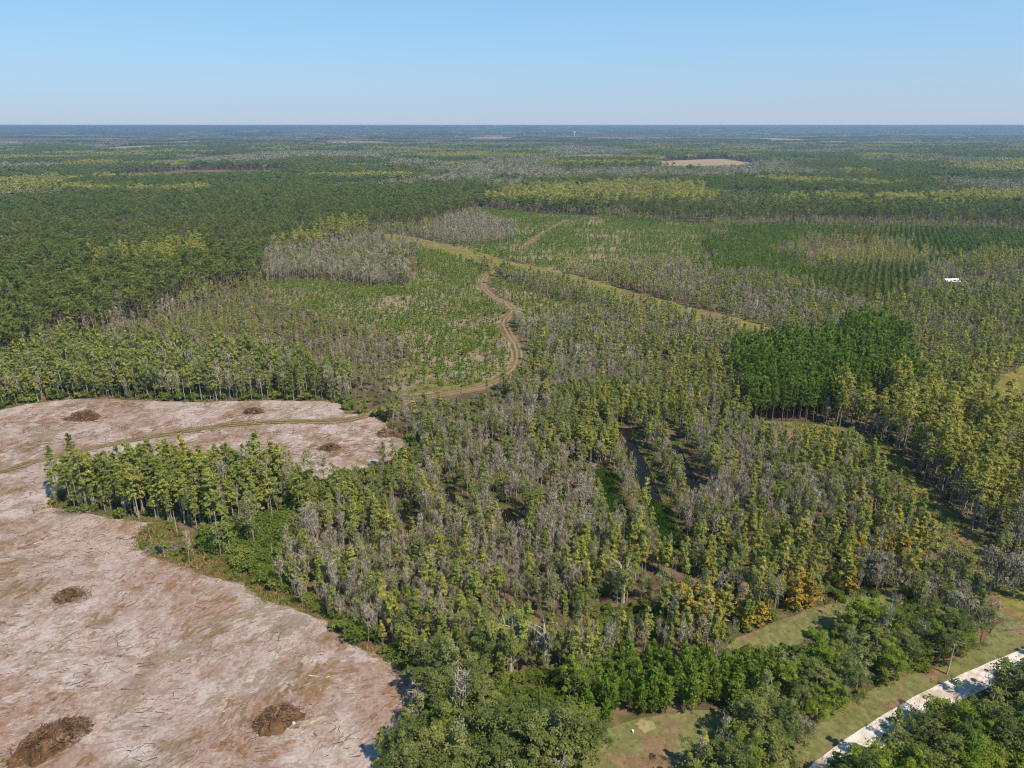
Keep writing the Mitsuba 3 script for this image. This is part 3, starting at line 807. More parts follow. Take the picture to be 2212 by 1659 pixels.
DITCH = {k: ribbon(LINES[k], w, 0.9) for k, w in (('ditch_a', 5.4), ('ditch_b', 5.0), ('ditch_c', 4.2), ('ditch_d', 3.0), ('ditch_e', 3.6), ('ditch_f', 3.2), ('ditch_r', 4.0))}
for i, k in enumerate(DITCH):
    sheet('ditch_water' + ('' if i == 0 else f'_{i:03d}'), DITCH[k], 'water_mat', 0.05, 3)
tag('ditch_water', 'long dark ditch with green water plants, right of centre in the swamp', kind='structure')
for k, t_ in (('001', 'dark ditch just right of the long plant filled ditch'), ('002', 'short dark water gap in the middle of the swamp'), ('003', 'leftmost narrow dark ditch among the swamp trees'),
              ('004', 'dark ditch left of the middle water gap'), ('005', 'dark ditch left of the long plant filled ditch'), ('006', 'dark ditch along the grass path at right')):
    tag('ditch_water_' + k, t_, kind='structure')
sheet('dome_pond_ground', rough(POLY['domepond'], 5, 3), 'marsh_mat', 0.06, 8, None, 'brown dry pond bed inside the yellow cypress dome')
sheet('red_soil', rough(Polygon([(320, 500), (336, 498), (342, 508), (326, 512)]), 3, 2), 'sand_mat', 0.05, 4, None, 'patch of orange bare soil beside the white roofed shed')
sheet('row_soil', rough(Polygon([(224, 440), (250, 432), (262, 470), (236, 490)]), 3, 2), 'sand_mat', 0.05, 4, None, 'strip of orange bare soil at the end of the planted pine rows')
for i, (k, mt, t_) in enumerate((('far_field_a', 'far_field_mat', 'far tan farm field right of centre near the horizon'), ('far_field_b', 'far_field_mat', 'far tan farm field at the left edge near the horizon'),
                                 ('marsh_far', 'marsh_mat', 'far reddish brown marsh left of centre'))):
    sheet(('far_field', 'far_field_001', 'far_marsh')[i], rough(POLY[k], 40, 20), mt, 0.3, 60, None, t_)
sheet('far_road', ribbon(LINES['far_road'], 26, 6), 'far_field_mat', 0.3, 60, None, 'pale straight road cutting through the far woods at the left edge')

far_words = ('left of centre', 'right of centre', 'in the middle', 'at right', 'at left, below the horizon', 'in the centre just below the horizon', 'near the right edge', 'at left of centre')
for i in range(8):
    sheet(f'far_clearing_{i:03d}' if i else 'far_clearing', rough(POLY[f'far_clearing_{i}'], 60, 30, i), 'far_field_mat' if i % 3 else 'marsh_mat', 0.3, 120, None, 'thin pale clearing in the distant woods ' + far_words[i])

# ------------------------------------------------------------------ scattering the woods
NEAR_SIDE = toward_camera(LINES['corridor'].buffer(7), 25).union(toward_camera(LINES['corridor_r'].buffer(6.0), 13))
KEEP_OUT = unary_union([FIELD.difference(POLY['scrub']).buffer(1.2), LINES['corridor'].buffer(9), NEAR_SIDE, toward_camera(LINES['track_prop'].buffer(4.5), 6), LINES['track_up'].buffer(4), LINES['corridor_r'].buffer(4.0),
                        POLY['glade_far'].buffer(-2), POLY['glade'], POLY['glade_r'], POLY['lawn'], POLY['verge'], LINES['road'].buffer(4.4), POLY['domepond'], *[d.buffer(2.2) for d in DITCH.values()],
                        Polygon([(310, 498), (345, 495), (345, 526), (310, 526)])])
DOME = rough(POLY['dome_right'], 14, 30, 2)
POLY['dome_right'] = DOME
STAND = rough(POLY['stand'], 6, 11, 3)
POLY['stand'] = STAND
ROWS = rough(POLY['rows'], 14, 16, 4).difference(DOME)
NO_PLANT = unary_union([STAND, POLY['stand_b'], POLY['youngpines'], ROWS])
OPEN = unary_union([POLY['open_low'], POLY['open_up'], POLY['open_right']])
shapely.prepare(KEEP_OUT)

SWAMP = dict(cypress=0.27, cypress_yellow=0.09, bare=0.32, gum=0.26, shrub=0.06)
ZONES = [  # (area, kinds, share of the grid points kept, height factor)
    (None, SWAMP, 0.97, 0.72),
    ('pineforest', dict(pine=0.70, gum=0.17, cypress=0.05, bare=0.04, shrub=0.04), 0.50, 1.0),
    ('pineedge', dict(cypress=0.28, gum=0.26, bare=0.12, shrub=0.31, snag=0.03), 0.95, 1.05),
    ('property_left', dict(gum=0.32, cypress=0.18, cypress_yellow=0.08, bare=0.26, shrub=0.16), 0.9, 0.44),
    ('low_gap', dict(shrub=0.62, gum=0.2, bare=0.18), 0.34, 0.55),
    ('left_yellow', dict(cypress_tall=0.85, pine=0.15), 0.6, 1.0),
    ('left_yellow2', dict(cypress_tall=0.6, bare=0.2, pine=0.2), 0.6, 1.0),
    ('left_bare', dict(bare=0.85, gum=0.15), 0.95, 1.0),
    ('bare_up', dict(bare=0.8, gum=0.2), 0.95, 0.85),
    ('bare_left', dict(bare=0.66, gum=0.26, cypress=0.08), 0.95, 0.85),
    ('olive_mid', dict(gum=0.5, bare=0.2, cypress=0.3), 0.95, 0.60),
    ('bare_mid', dict(bare=0.56, gum=0.18, cypress_yellow=0.18, cypress=0.08), 0.95, 0.66),
    ('swamp_prop', dict(gum=0.34, cypress=0.22, cypress_yellow=0.14, bare=0.27, shrub=0.03), 0.95, 0.72),
    ('dome_right', dict(cypress_tall=0.16, bare=0.36, cypress_yellow=0.28, gum=0.20), 0.8, 0.66),
    ('yellow_right', dict(cypress_tall=0.62, cypress=0.16, bare=0.22), 0.75, 0.95),
    ('island', dict(cypress=0.58, cypress_yellow=0.12, bare=0.06, gum=0.08, shrub=0.16), 0.97, 1.08),
    ('shrubland', dict(shrub=0.91, snag=0.02, bare=0.02, cypress=0.025, gum=0.025), 0.97, 1.2),
    ('lobe_edge', dict(shrub=0.86, gum=0.08, cypress=0.06), 0.95, 0.75),
    ('scrub', dict(shrub=0.9, snag=0.1), 0.22, 0.6),
    ('autumn', dict(cypress_yellow=0.28, cypress_orange=0.24, bare=0.16, gum=0.10, shrub=0.22), 0.9, 0.8),
    ('mossy', dict(oak_mossy=0.16, gum=0.30, cypress_yellow=0.2, shrub=0.34), 0.5, 0.85),
    ('oaks_bottom', dict(oak=0.44, oak_bright=0.16, gum=0.14, bare=0.03, shrub=0.23), 0.85, 0.90),
    ('oakline', dict(oak=0.36, oak_bright=0.18, oak_mossy=0.03, gum=0.08, bare=0.05, shrub=0.30), 0.9, 0.78),
    ('oaks_right', dict(oak=0.40, oak_bright=0.28, gum=0.06, bare=0.03, shrub=0.23), 0.85, 0.85),
]
BIG = {'oak': 4.3, 'oak_bright': 3.6, 'oak_mossy': 6.0, 'pine': 3.2, 'cypress_tall': 2.6}
rng = np.random.default_rng(11)
FW, UP = np.array([0, math.cos(PITCH), -math.sin(PITCH)]), np.array([0, math.sin(PITCH), math.cos(PITCH)])


def frustum(p, margin=1.10, z=5.0, pad=12.0):
    """Ground points whose trees can stand in the photograph's field of view."""
    w = p[:, 1] * FW[1] + (z - CAM_H) * FW[2]
    return (w > 5) & (np.abs(p[:, 0]) < 0.72 * margin * w + pad)


def grid(y0, y1, s, jitter=0.45):
    x1 = 0.72 * 1.12 * (y1 + 60) + 30
    gx, gy = np.meshgrid(np.arange(-x1, x1, s), np.arange(y0, y1, s * 0.87))
    gx = gx + (np.arange(len(gx))[:, None] % 2) * s / 2
    p = np.column_stack([gx.ravel(), gy.ravel()])
    p += rng.uniform(-jitter, jitter, p.shape) * s
    return p[frustum(p)]


def inside(poly, p):
    return shapely.contains_xy(poly, p[:, 0], p[:, 1])


LOW = unary_union([toward_camera(POLY['glade'], 6), toward_camera(POLY['lawn'].buffer(-3), 3), Polygon([(-4.5, 104), (12, 104), (12, 120.5), (-4.5, 120.5)]), Polygon([(80, 108), (96, 108), (97, 124), (88, 124)]), Polygon([(19, 132), (35, 132), (35, 144), (19, 144)])])
TREES = []     # (kind, x, y, scale, height scale)


def put(kind, x, y, s=1.0, sz=None):
    if kind != 'shrub' and LOW.contains(shapely.Point(x, y)):
        kind, s, sz = 'shrub', min(s, 1.0), None
    TREES.append((kind, float(x), float(y), float(s), float(sz if sz is not None else s)))


SUBST = {}
for y0, y1, s in ((62, 300, 2.5), (300, 620, 3.2), (620, 985, 4.5)):
    p = grid(y0, y1, s)
    p = p[~inside(KEEP_OUT, p)]
    p = p[~inside(NO_PLANT, p)]
    zone = np.zeros(len(p), int)
    wob = 5 + 0.022 * p[:, 1]
    pz = p + wob[:, None] * 2.6 * (np.stack([meshkit.fbm(np.column_stack([p / (wob[:, None] * 1.5), np.full(len(p), 4.0 + k)]), 3) for k in (0, 1)], 1) - 0.5) * np.where(p[:, 1:] < 170, 0.3, 1.0)
    for i, (a, *_q) in enumerate(ZONES):
        if a:
            zone[inside(POLY[a], pz)] = i
    openland = inside(OPEN, pz)
    lo = meshkit.fbm(np.column_stack([p / 38, np.zeros(len(p))]), 3)
    taken = {}
    gap = meshkit.fbm(np.column_stack([p / 15, np.full(len(p), 7.0)]), 3)
    for q, zi, op, n_, gp in zip(p, zone, openland, lo, gap):
        a, mixd, keep, hf = ZONES[zi]
        if gp > 0.655 and a in (None, 'swamp_prop', 'autumn', 'yellow_right') and rng.uniform() < 0.8:
            continue
        u = rng.uniform()
        if op and a in (None, 'pineforest', 'property_left'):
            if u < 0.018:
                put('snag' if rng.uniform() < 0.4 else 'bare', *q, 0.62 * rng.uniform(0.7, 1.2))
            elif u < 0.03:
                put('shrub', *q, rng.uniform(0.6, 1.1))
            continue
        if u > keep:
            continue
        names = list(mixd)
        w = np.array([mixd[k] for k in names])
        if a in (None, 'swamp_prop', 'property_left'):  # bare and leafy drifts
            w = w * np.array([math.exp(7.0 * (n_ - 0.5)) if k in ('bare',) else math.exp(-4.0 * (n_ - 0.5)) if k in ('cypress_yellow',) else 1.0 for k in names])
        kind = names[rng.choice(len(names), p=w / w.sum())]
        if kind in BIG:
            g = BIG[kind]
            cells = [(int(q[0] // g) + i, int(q[1] // g) + j, kind[:3]) for i in (-1, 0, 1) for j in (-1, 0, 1)]
            if any(c in taken and (taken[c][0] - q[0]) ** 2 + (taken[c][1] - q[1]) ** 2 < g * g for c in cells):
                if kind in ('oak', 'oak_bright'):
                    kind = 'shrub'
                else:
                    continue
            else:
                taken[cells[4]] = q
        sc = hf * float(np.clip(rng.normal(1.0, 0.20), 0.52, 1.5))
        put(kind, *q, sc * rng.uniform(0.88, 1.12), sc)

# low bushes under the swamp trees
for y0, y1, s, k_ in ((62, 300, 5.2, 0.5), (300, 620, 7.5, 0.5)):
    p = grid(y0, y1, s)
    p = p[~inside(KEEP_OUT, p) & ~inside(NO_PLANT, p) & ~inside(OPEN, p)]
    for q in p:
        if rng.uniform() < k_:
            put('shrub', *q, rng.uniform(0.45, 0.95))
# bushes along the edge of the cleared field
edge = FIELD.exterior
for d_ in np.arange(0, edge.length, 1.1):
    q = edge.interpolate(d_)
    o = rng.uniform(1.0, 5.0)
    a_ = rng.uniform(0, 6.283)
    q = np.array([[q.x + o * math.cos(a_), q.y + o * math.sin(a_)]])
    if not inside(FIELD.buffer(0.8), q)[0] and frustum(q)[0] and not inside(POLY['scrub'], q)[0] and q[0, 1] > 118 and rng.uniform() < 0.8:
        put('shrub', *q[0], rng.uniform(0.55, 1.6))

# planted stands
for name, kind, s, sc in (('stand', 'plantation', 2.7, 1.15), ('stand_b', 'plantation', 3.0, 1.15), ('youngpines', 'yardpine', 2.6, 0.95)):
    x0, y0, x1, y1 = POLY[name].bounds
    gx, gy = np.meshgrid(np.arange(x0, x1, s), np.arange(y0, y1, s))
    p = np.column_stack([gx.ravel(), gy.ravel()])
    p += rng.uniform(-0.33, 0.33, p.shape) * s
    p = p[inside(POLY[name], p) & ~inside(KEEP_OUT, p)]
    for q in p:
        if rng.uniform() < 0.94:
            c = sc * float(np.clip(rng.normal(1, 0.09), 0.7, 1.25))
            put(kind, *q, c * rng.uniform(0.9, 1.1), c)
x0, y0, x1, y1 = POLY['rows'].bounds
gx, gy = np.meshgrid(np.arange(x0 - 220, x1, 5.4), np.arange(y0, y1, 2.7))
gx = gx + (gy - y0) * 0.50                                  # rows run slightly to the right going away
p = np.column_stack([gx.ravel(), gy.ravel()]) + rng.uniform(-0.5, 0.5, (gx.size, 2))
p = p[inside(ROWS, p) & ~inside(KEEP_OUT, p) & frustum(p)]
for q in p:
    u = rng.uniform()
    if u < 0.90:
        c = float(np.clip(rng.normal(1, 0.12), 0.6, 1.3))
        put('rowpine', *q, c, c)
    elif u < 0.93:
        put('gum' if rng.uniform() < 0.6 else 'bare', *q, 0.9)
# young pines of the clearings
for y0, y1, s in ((300, 620, 2.9), (620, 1060, 3.7)):
    p = grid(y0, y1, s, 0.48)
    p = p[inside(OPEN, p) & ~inside(KEEP_OUT, p)]
    z_ = np.zeros(len(p))
    d = meshkit.fbm(np.column_stack([p / 26, z_ + 1.0]), 3)
    for q, dd in zip(p, d):
        if rng.uniform() < np.clip(1.05 - 2.4 * (dd - 0.42), 0.08, 0.95):
            put('sapling', *q, rng.uniform(0.55, 1.55) * (1.0 if y0 < 600 else 1.25))

# single trees that stand out
for x, y, s in HAND['orange']:
    put('cypress_orange', x, y, s * 1.35, s)
for x, y, s in HAND['mossy']:
    put('oak_mossy', x, y, s)

# the scattered trees become things (the 300 of each kind that show largest) and woods (the rest)
NAMES = {
    'cypress': ('cypress_tree', 'feathery olive green cypress', 'cypress tree', 'olive green cypress trees', 'cypress_wood', 'farther olive green cypress trees of the swamp'),
    'cypress_yellow': ('yellow_cypress_tree', 'feathery yellow green cypress', 'cypress tree', 'yellow green cypress trees', 'yellow_cypress_wood', 'farther yellow green cypress trees of the swamp'),
    'cypress_orange': ('orange_cypress_tree', 'low conical orange yellow cypress', 'cypress tree', 'orange autumn cypress trees', None, None),
    'cypress_tall': ('tall_cypress_tree', 'tall flat crowned yellow green cypress', 'cypress tree', 'tall flat crowned cypress trees', 'tall_cypress_wood', 'farther tall flat crowned yellow green cypress trees'),
    'bare': ('bare_tree', 'leafless grey upright tree', 'bare tree', 'leafless grey swamp trees', 'bare_wood', 'farther leafless grey trees of the swamp'),
    'gum': ('hardwood_tree', 'narrow dull green hardwood', 'hardwood tree', 'dull green swamp hardwoods', 'hardwood_wood', 'farther dull green hardwood trees'),
    'pine': ('pine_tree', 'tall bare trunked dark green pine', 'pine tree', 'tall forest pines', 'pine_wood', 'farther dark green pine forest on the left and behind'),
    'plantation': ('planted_pine_tree', 'dark green pine', 'pine tree', 'pines of the dense planted stand', 'planted_pine_wood', 'rest of the dense planted pine stand at right'),
    'rowpine': ('row_pine_tree', 'young dark green row planted pine', 'pine tree', 'pines planted in rows', 'row_pine_planting', 'farther rows of young dark green pines'),
    'yardpine': ('yard_pine_tree', 'bushy bright green young pine', 'pine tree', 'young pines around the lawn', 'yard_pine_planting', 'rest of the bright green young pines near the road'),
    'oak': ('oak_tree', 'broad dark green oak', 'oak tree', 'dark green foreground oaks', 'oak_wood', 'more dark green oaks'),
    'oak_bright': ('light_oak_tree', 'round bright green broadleaf tree', 'broadleaf tree', 'bright green foreground broadleaf trees', 'light_oak_wood', 'more bright green broadleaf trees'),
    'oak_mossy': ('mossy_oak_tree', 'spreading grey moss hung oak', 'oak tree', 'moss hung grey oaks', None, None),
    'shrub': ('shrub', 'low rounded dark green shrub', 'shrub', 'low dark green shrubs', 'shrub_thicket', 'farther low dark green shrubs'),
    'sapling': ('young_pine', 'small bright green pine sapling', 'pine sapling', 'pine saplings of the clearing', 'young_pine_planting', 'farther bright green pine saplings of the clearing'),
    'snag': ('dead_tree', 'broken pale dead trunk', 'dead tree', 'pale dead trunks', 'dead_tree_stand', 'farther pale dead trunks'),
}
HEIGHT = dict(cypress=13, cypress_yellow=13, cypress_orange=8, cypress_tall=17, bare=12, gum=11, pine=17, plantation=14, rowpine=8.5, yardpine=7, oak=11, oak_bright=9, oak_mossy=10, shrub=2.6, sapling=3, snag=9)
LOD_AT = {'oak': 1e9, 'oak_bright': 1e9, 'oak_mossy': 1e9, 'shrub': 230, 'sapling': 300}
by_kind, LOOKUP = {}, {}
for t_ in TREES:
    by_kind.setdefault(t_[0], []).append(t_)
PLACES = [  # where a tree stands, in words one can find in the picture
    ('island', 'in the tree island on the cleared field'), ('shrubland', 'in the bushes joining island and swamp'), ('scrub', 'on the brown scrub bank'), ('lobe_edge', 'behind the field\'s right hand lobe'), ('pineedge', 'along the far side of the cleared field'),
    ('low_gap', 'between field and pine clearing'), ('property_left', 'in front of the pine clearing at left'), ('bare_left', 'in the grey thicket left of the clearing'), ('bare_up', 'in the grey thicket behind the clearing'),
    ('olive_mid', 'in the thicket right of the winding trail'), ('bare_mid', 'in the woods beyond the grass corridor'), ('swamp_prop', 'right of the trail\'s lower bend'), ('open_low', 'in the pine clearing'), ('open_right', 'in the clearing right of the trail'),
    ('stand_b', 'in the small stand behind the dense pine stand'), ('stand', 'in the dense pine stand'), ('dome_right', 'in the yellow dome at right'), ('rows', 'in the planted rows before the shed'), ('left_yellow', 'in the yellow patch of the left forest'), ('left_yellow2', 'in the yellow patch behind the grey thicket'), ('yellow_right', 'right of the dark ditch and grass path'), ('autumn', 'at the swamp\'s near edge by the glade'),
    ('mossy', 'at the swamp corner near the right edge'), ('oaks_bottom', 'in the foreground left of the lawn'), ('youngpines', 'in the planting behind the lawn'), ('oakline', 'in the belt between lawn and road'), ('oaks_right', 'on the near side of the white road'),
]
PLACE_AREAS = [(POLY[a].buffer(2.5), w_) for a, w_ in PLACES]


def where(x, y):
    pt = shapely.Point(x, y)
    for a, w_ in PLACE_AREAS:
        if a.contains(pt):
            return w_
    if x > 130:
        return 'in the woods at right'
    if y > 285:
        return 'in the woods behind' if x > -60 else 'in the forest at left'
    if x < -25:
        return 'in the swamp beside the cleared field'
    return 'in the swamp left of the long ditch' if x < 40 else 'in the swamp right of the long ditch'


for kind, list_ in by_kind.items():
    a = np.array([q[1:] for q in list_])
    h = HEIGHT[kind] * a[:, 3]
    rel = np.column_stack([a[:, 0], a[:, 1], h * 0.6 - CAM_H])
    slant = np.linalg.norm(rel, axis=1)
    w = rel @ FW
    vis = (w > 1) & (np.abs(rel[:, 0]) < 0.735 * w) & (rel @ UP > -0.56 * w)
    size = np.where(vis, h / slant, 0)
    order = np.argsort(-size)
    single = set(order[:300][size[order[:300]] > 0].tolist())
    name, label, cat, grp, wood, wood_label = NAMES[kind]
    n_wood = 0
    for i in range(len(a)):
        x, y, s, sz = a[i]
        lod = 0 if slant[i] < LOD_AT.get(kind, 335) else 1
        gs = group_of(kind, lod)
        g = gs[int(rng.integers(len(gs)))]
        tw = place(x, y, rng.uniform(0, 6.283), s, sz)
        if i in single:
            key = numbered(name)
            instance(key, g, tw)
            spot = where(x, y)
            tag(key, f'{label} {spot}', cat, f'{grp} {spot}')
            LOOKUP.setdefault((kind, spot), []).append((key, rel[i, 0] / w[i], w[i], h[i], slant[i]))
        else:
            n_wood += 1
            w_ = wood or name + '_wood'
            instance(f'{w_}__{n_wood:03d}', g, tw)
    if n_wood:
        tag(wood or name + '_wood', wood_label or 'more of the same trees', kind='stuff')

ORDINALS = ('first second third fourth fifth sixth seventh eighth ninth tenth eleventh twelfth thirteenth fourteenth fifteenth sixteenth seventeenth eighteenth nineteenth twentieth '
            'twenty-first twenty-second twenty-third twenty-fourth twenty-fifth twenty-sixth twenty-seventh twenty-eighth twenty-ninth thirtieth').split()
for found in LOOKUP.values():      # those that can be pointed at: the ends of a group, its nearest, its tallest
    if len(found) == 1:
        labels[found[0][0]].pop('group')
        continue
    if len(found) <= 30 and found[0][0].split('_')[-1 if not found[0][0][-1].isdigit() else -2] in ('tree',) and ('oak' in found[0][0] or 'orange' in found[0][0] or 'dead' in found[0][0]):
        for o_, f_ in zip(ORDINALS, sorted(found, key=lambda f_: f_[1])):
            labels[f_[0]]['label'] += f', {o_} from left'
        continue
    used = set()
    for word, pick in (('leftmost', min(found, key=lambda f_: f_[1])), ('rightmost', max(found, key=lambda f_: f_[1])), ('nearest', min(found, key=lambda f_: f_[4]))):
        if pick[0] not in used:
            used.add(pick[0])
            labels[pick[0]]['label'] = word + ' ' + labels[pick[0]]['label']

# ------------------------------------------------------------------ far woods: clumps of trees from 1 km out, then the canopy as one sheet to the horizon
def far_clump(kind, r):
    parts = {}
    n = 8
    for k in range(n):
        a, q = r.uniform(0, 6.28), 13.0 * math.sqrt((k + 0.5) / n)
        fn, kw, _n = KINDS[kind if r.uniform() < 0.93 else r.choice(['gum', 'pine', 'bare'])]
        s = r.uniform(0.85, 1.2)
        for name, m_, mat in fn(r, 2, **kw):
            v, f = m_.out()
            parts.setdefault(mat, Mesh()).add(v * np.array([s * 1.15, s * 1.15, s]) + [math.cos(a) * q, math.sin(a) * q, 0], f)
    return [(f'layer_{i}', m_, mat) for i, (mat, m_) in enumerate(parts.items())]


FAR_KINDS = {'pine': 'far_pine_wood', 'gum': 'far_hardwood_wood', 'bare': 'far_bare_wood', 'cypress_tall': 'far_cypress_wood'}
FAR_LABEL = {'far_pine_wood': 'dark green pine woods in the distance', 'far_hardwood_wood': 'dull green mixed woods in the distance', 'far_bare_wood': 'grey leafless woods in the distance', 'far_cypress_wood': 'yellow green cypress domes in the distance'}
for k in FAR_KINDS:
    register('far_' + k, 2, [far_clump(k, np.random.default_rng(900 + 10 * SEED[k] + i)) for i in range(3)])
FAR_CLEAR = [POLY[k] for k in POLY if k.startswith('far_clearing')]
FAR_OPEN = unary_union([POLY['far_field_a'], POLY['far_field_b'], POLY['marsh_far'], *FAR_CLEAR, LINES['far_road'].buffer(14), POLY['open_up']])
FAR_YELLOW = unary_union([POLY[k] for k in ('far_yellow_a', 'far_yellow_b', 'far_yellow_c', 'far_yellow_d')])
n_far = {}
for y0, y1, s in ((955, 1500, 17.0), (1500, 2700, 23.0), (2700, 4300, 33.0)):
    p = grid(y0, y1, s)
    p = p[~inside(FAR_OPEN, p)]
    yel = inside(FAR_YELLOW, p)
    z_ = np.zeros(len(p))
    n1 = meshkit.fbm(np.column_stack([p[:, 0] / 300, p[:, 1] / 330, z_]), 4)
    n2 = meshkit.fbm(np.column_stack([p[:, 0] / 260, p[:, 1] / 170, z_ + 5]), 3)
    for q, ye, a, b in zip(p, yel, n1, n2):
        d = q[1]
        if ye:
            k = rng.choice(['cypress_tall', 'bare', 'gum'], p=[0.55, 0.2, 0.25])
        elif a > 0.55 + (0.09 if d < 1500 else 0.0):
            k = 'bare' if rng.uniform() < 0.7 else 'gum'
        elif b > 0.62:
            k = 'cypress_tall'
        elif a < 0.46 or (d < 1500 and q[0] < 200):
            k = 'pine' if rng.uniform() < 0.95 else 'gum'
        else:
            k = 'gum' if rng.uniform() < 0.85 else 'pine'
        name = FAR_KINDS[k]
        n_far[name] = n_far.get(name, 0) + 1
        gs = GROUP['far_' + k, 2]
        instance(f'{name}__{n_far[name]:03d}', gs[int(rng.integers(len(gs)))], place(q[0], q[1], rng.uniform(0, 6.283), min(s / 17.0, 1.75) * rng.uniform(0.9, 1.15), rng.uniform(0.85, 1.15)))
for name in n_far:
    tag(name, FAR_LABEL[name], kind='stuff')


def canopy(x1, y0, y1, dx, dy, seed, base):
    xs, ys = np.arange(-x1, x1 + dx, dx), np.arange(y0, y1 + dy, dy)
    gx, gy = np.meshgrid(xs, ys)
    r = np.random.default_rng(seed)
    p = np.column_stack([gx.ravel(), gy.ravel()]) + r.uniform(-0.3, 0.3, (gx.size, 2)) * [dx, dy]
    z_ = np.zeros(len(p))
    h = base + r.uniform(-4.5, 4.5, len(p)) + 9 * (meshkit.fbm(np.column_stack([p[:, 0] / 300, p[:, 1] / 160, z_]), 3) - 0.5)
    cut = meshkit.fbm(np.column_stack([p[:, 0] / 600, p[:, 1] / 260, z_ + 9]), 3)
    h -= 9 * np.clip((cut - 0.64) * 12, 0, 1)
    far = np.clip((p[:, 1] - 9000) / 9000, 0, 1)
    h += far * 100 * meshkit.fbm(np.column_stack([p[:, 0] / 5200, p[:, 1] / 2600, z_ + 3]), 3) * (1 - 0.0 * far)
    h[inside(FAR_OPEN, p)] = -3.0
    nx, ny = len(xs), len(ys)
    i, j = np.meshgrid(np.arange(ny - 1), np.arange(nx - 1), indexing='ij')
    k = (i * nx + j).ravel()
    f = np.vstack([np.stack([k, k + 1, k + nx + 1], 1), np.stack([k, k + nx + 1, k + nx], 1)])
    return np.column_stack([p, h]), f


m = Mesh()
m.add(*canopy(4700, 4250, 6000, 20, 16, 1, 11))
m.add(*canopy(10500, 5980, 13500, 42, 34, 2, 11))
m.add(*canopy(25000, 13450, 33000, 150, 110, 3, 11))
scene['far_canopy'] = mikit.ply(m.out(), 'far_mat')
tag('far_canopy', 'unbroken blue green woods stretching to the horizon', kind='stuff')

# ------------------------------------------------------------------ brush piles, logs and rubble
def fz(x, y):
    return field_z(x, y) if FIELD.contains(shapely.Point(x, y)) else 0.0


def pile(name, at, length, width, height, rot, n_sticks, seed, label, core='soil_mat', wood='root_mat', reach=1.9, big=10):
    r = np.random.default_rng(seed)
    key = numbered(name)
    m = Mesh()
    n1, n2 = 64, 22
    a, q = np.meshgrid(np.linspace(0, 2 * np.pi, n1, endpoint=False), np.linspace(0, 1, n2))
    x, y = np.cos(a) * q * length / 2, np.sin(a) * q * width / 2
    lump = meshkit.fbm(np.stack([x / 0.8, y / 0.8, np.full_like(x, seed)], -1), 4)
    z = 1.5 * height * (1 - q ** 3) * (0.2 + 1.6 * lump) - 0.12 * q
    k = 1 + 1.7 * (meshkit.fbm(np.stack([np.cos(a) * 1.6, np.sin(a) * 1.6, np.full_like(x, seed + 3)], -1), 3) - 0.5) * q
    v = np.stack([x * k, y * k, z], -1).reshape(-1, 3)
    i, j = np.meshgrid(np.arange(n2 - 1), np.arange(n1), indexing='ij')
    s = np.stack([i * n1 + j, i * n1 + (j + 1) % n1, (i + 1) * n1 + (j + 1) % n1, (i + 1) * n1 + j], -1).reshape(-1, 4)
    f = np.vstack([s[:, [0, 2, 1]], s[:, [0, 3, 2]]])
    m.add(v, f)
    c, sn = math.cos(rot), math.sin(rot)
    tw = T([[c, -sn, 0, at[0]], [sn, c, 0, at[1]], [0, 0, 1, fz(*at) - 0.15], [0, 0, 0, 1]])
    if height > 0.4:
        scene[key + '__earth_core'] = mikit.ply(m.out(), core, to_world=tw)

    def stick(mm, big_):
        aa, qq = r.uniform(0, 6.283), math.sqrt(r.uniform(0, 1)) * 0.97
        px, py = math.cos(aa) * qq * length / 2, math.sin(aa) * qq * width / 2
        pz = 1.5 * height * (1 - qq ** 3) * r.uniform(0.7, 1.2) + 0.15
        d = unit(np.array([r.normal() * 1.3, r.normal(), r.normal() * 0.6 + 0.1]))
        ln = reach * r.uniform(0.5, 1.3) * (1.5 if big_ else 0.8)
        rr = (0.13 if big_ else 0.06) * r.uniform(0.7, 1.4)
        b = np.array([px, py, pz])
        bend = r.normal(size=3) * 0.12 * ln
        mm.tube([b - d * ln / 2, b + bend, b + d * ln / 2], [rr, rr * 0.9, rr * 0.6], 5 if big_ else 3, big_)
    for k_ in range(big):
        mm = Mesh()
        stick(mm, True)
        scene[f'{key}__branch' + ('' if k_ == 0 else f'_{k_:03d}')] = mikit.ply(mm.out(), wood, to_world=tw)
    mm = Mesh()
    for _ in range(n_sticks):
        stick(mm, False)
    for _ in range(n_sticks // 4):                      # litter round the heap
        aa, qq = r.uniform(0, 6.283), r.uniform(0.9, 1.7)
        b = np.array([math.cos(aa) * qq * length / 2, math.sin(aa) * qq * width / 2, 0.2])
        d = unit(np.array([r.normal(), r.normal(), r.normal() * 0.1]))
        ln = r.uniform(0.4, 1.8)
        mm.tube([b - d * ln / 2, b + d * ln / 2], [0.06, 0.03], 3)
    scene[key + '__sticks'] = mikit.ply(mm.out(), wood, to_world=tw)
    labels[key + '__sticks'] = {'kind': 'stuff', 'label': 'tangle of thin sticks and roots'}
    tag(key, label, 'brush pile', 'brush piles on the cleared field' if name == 'brush_pile' else None)


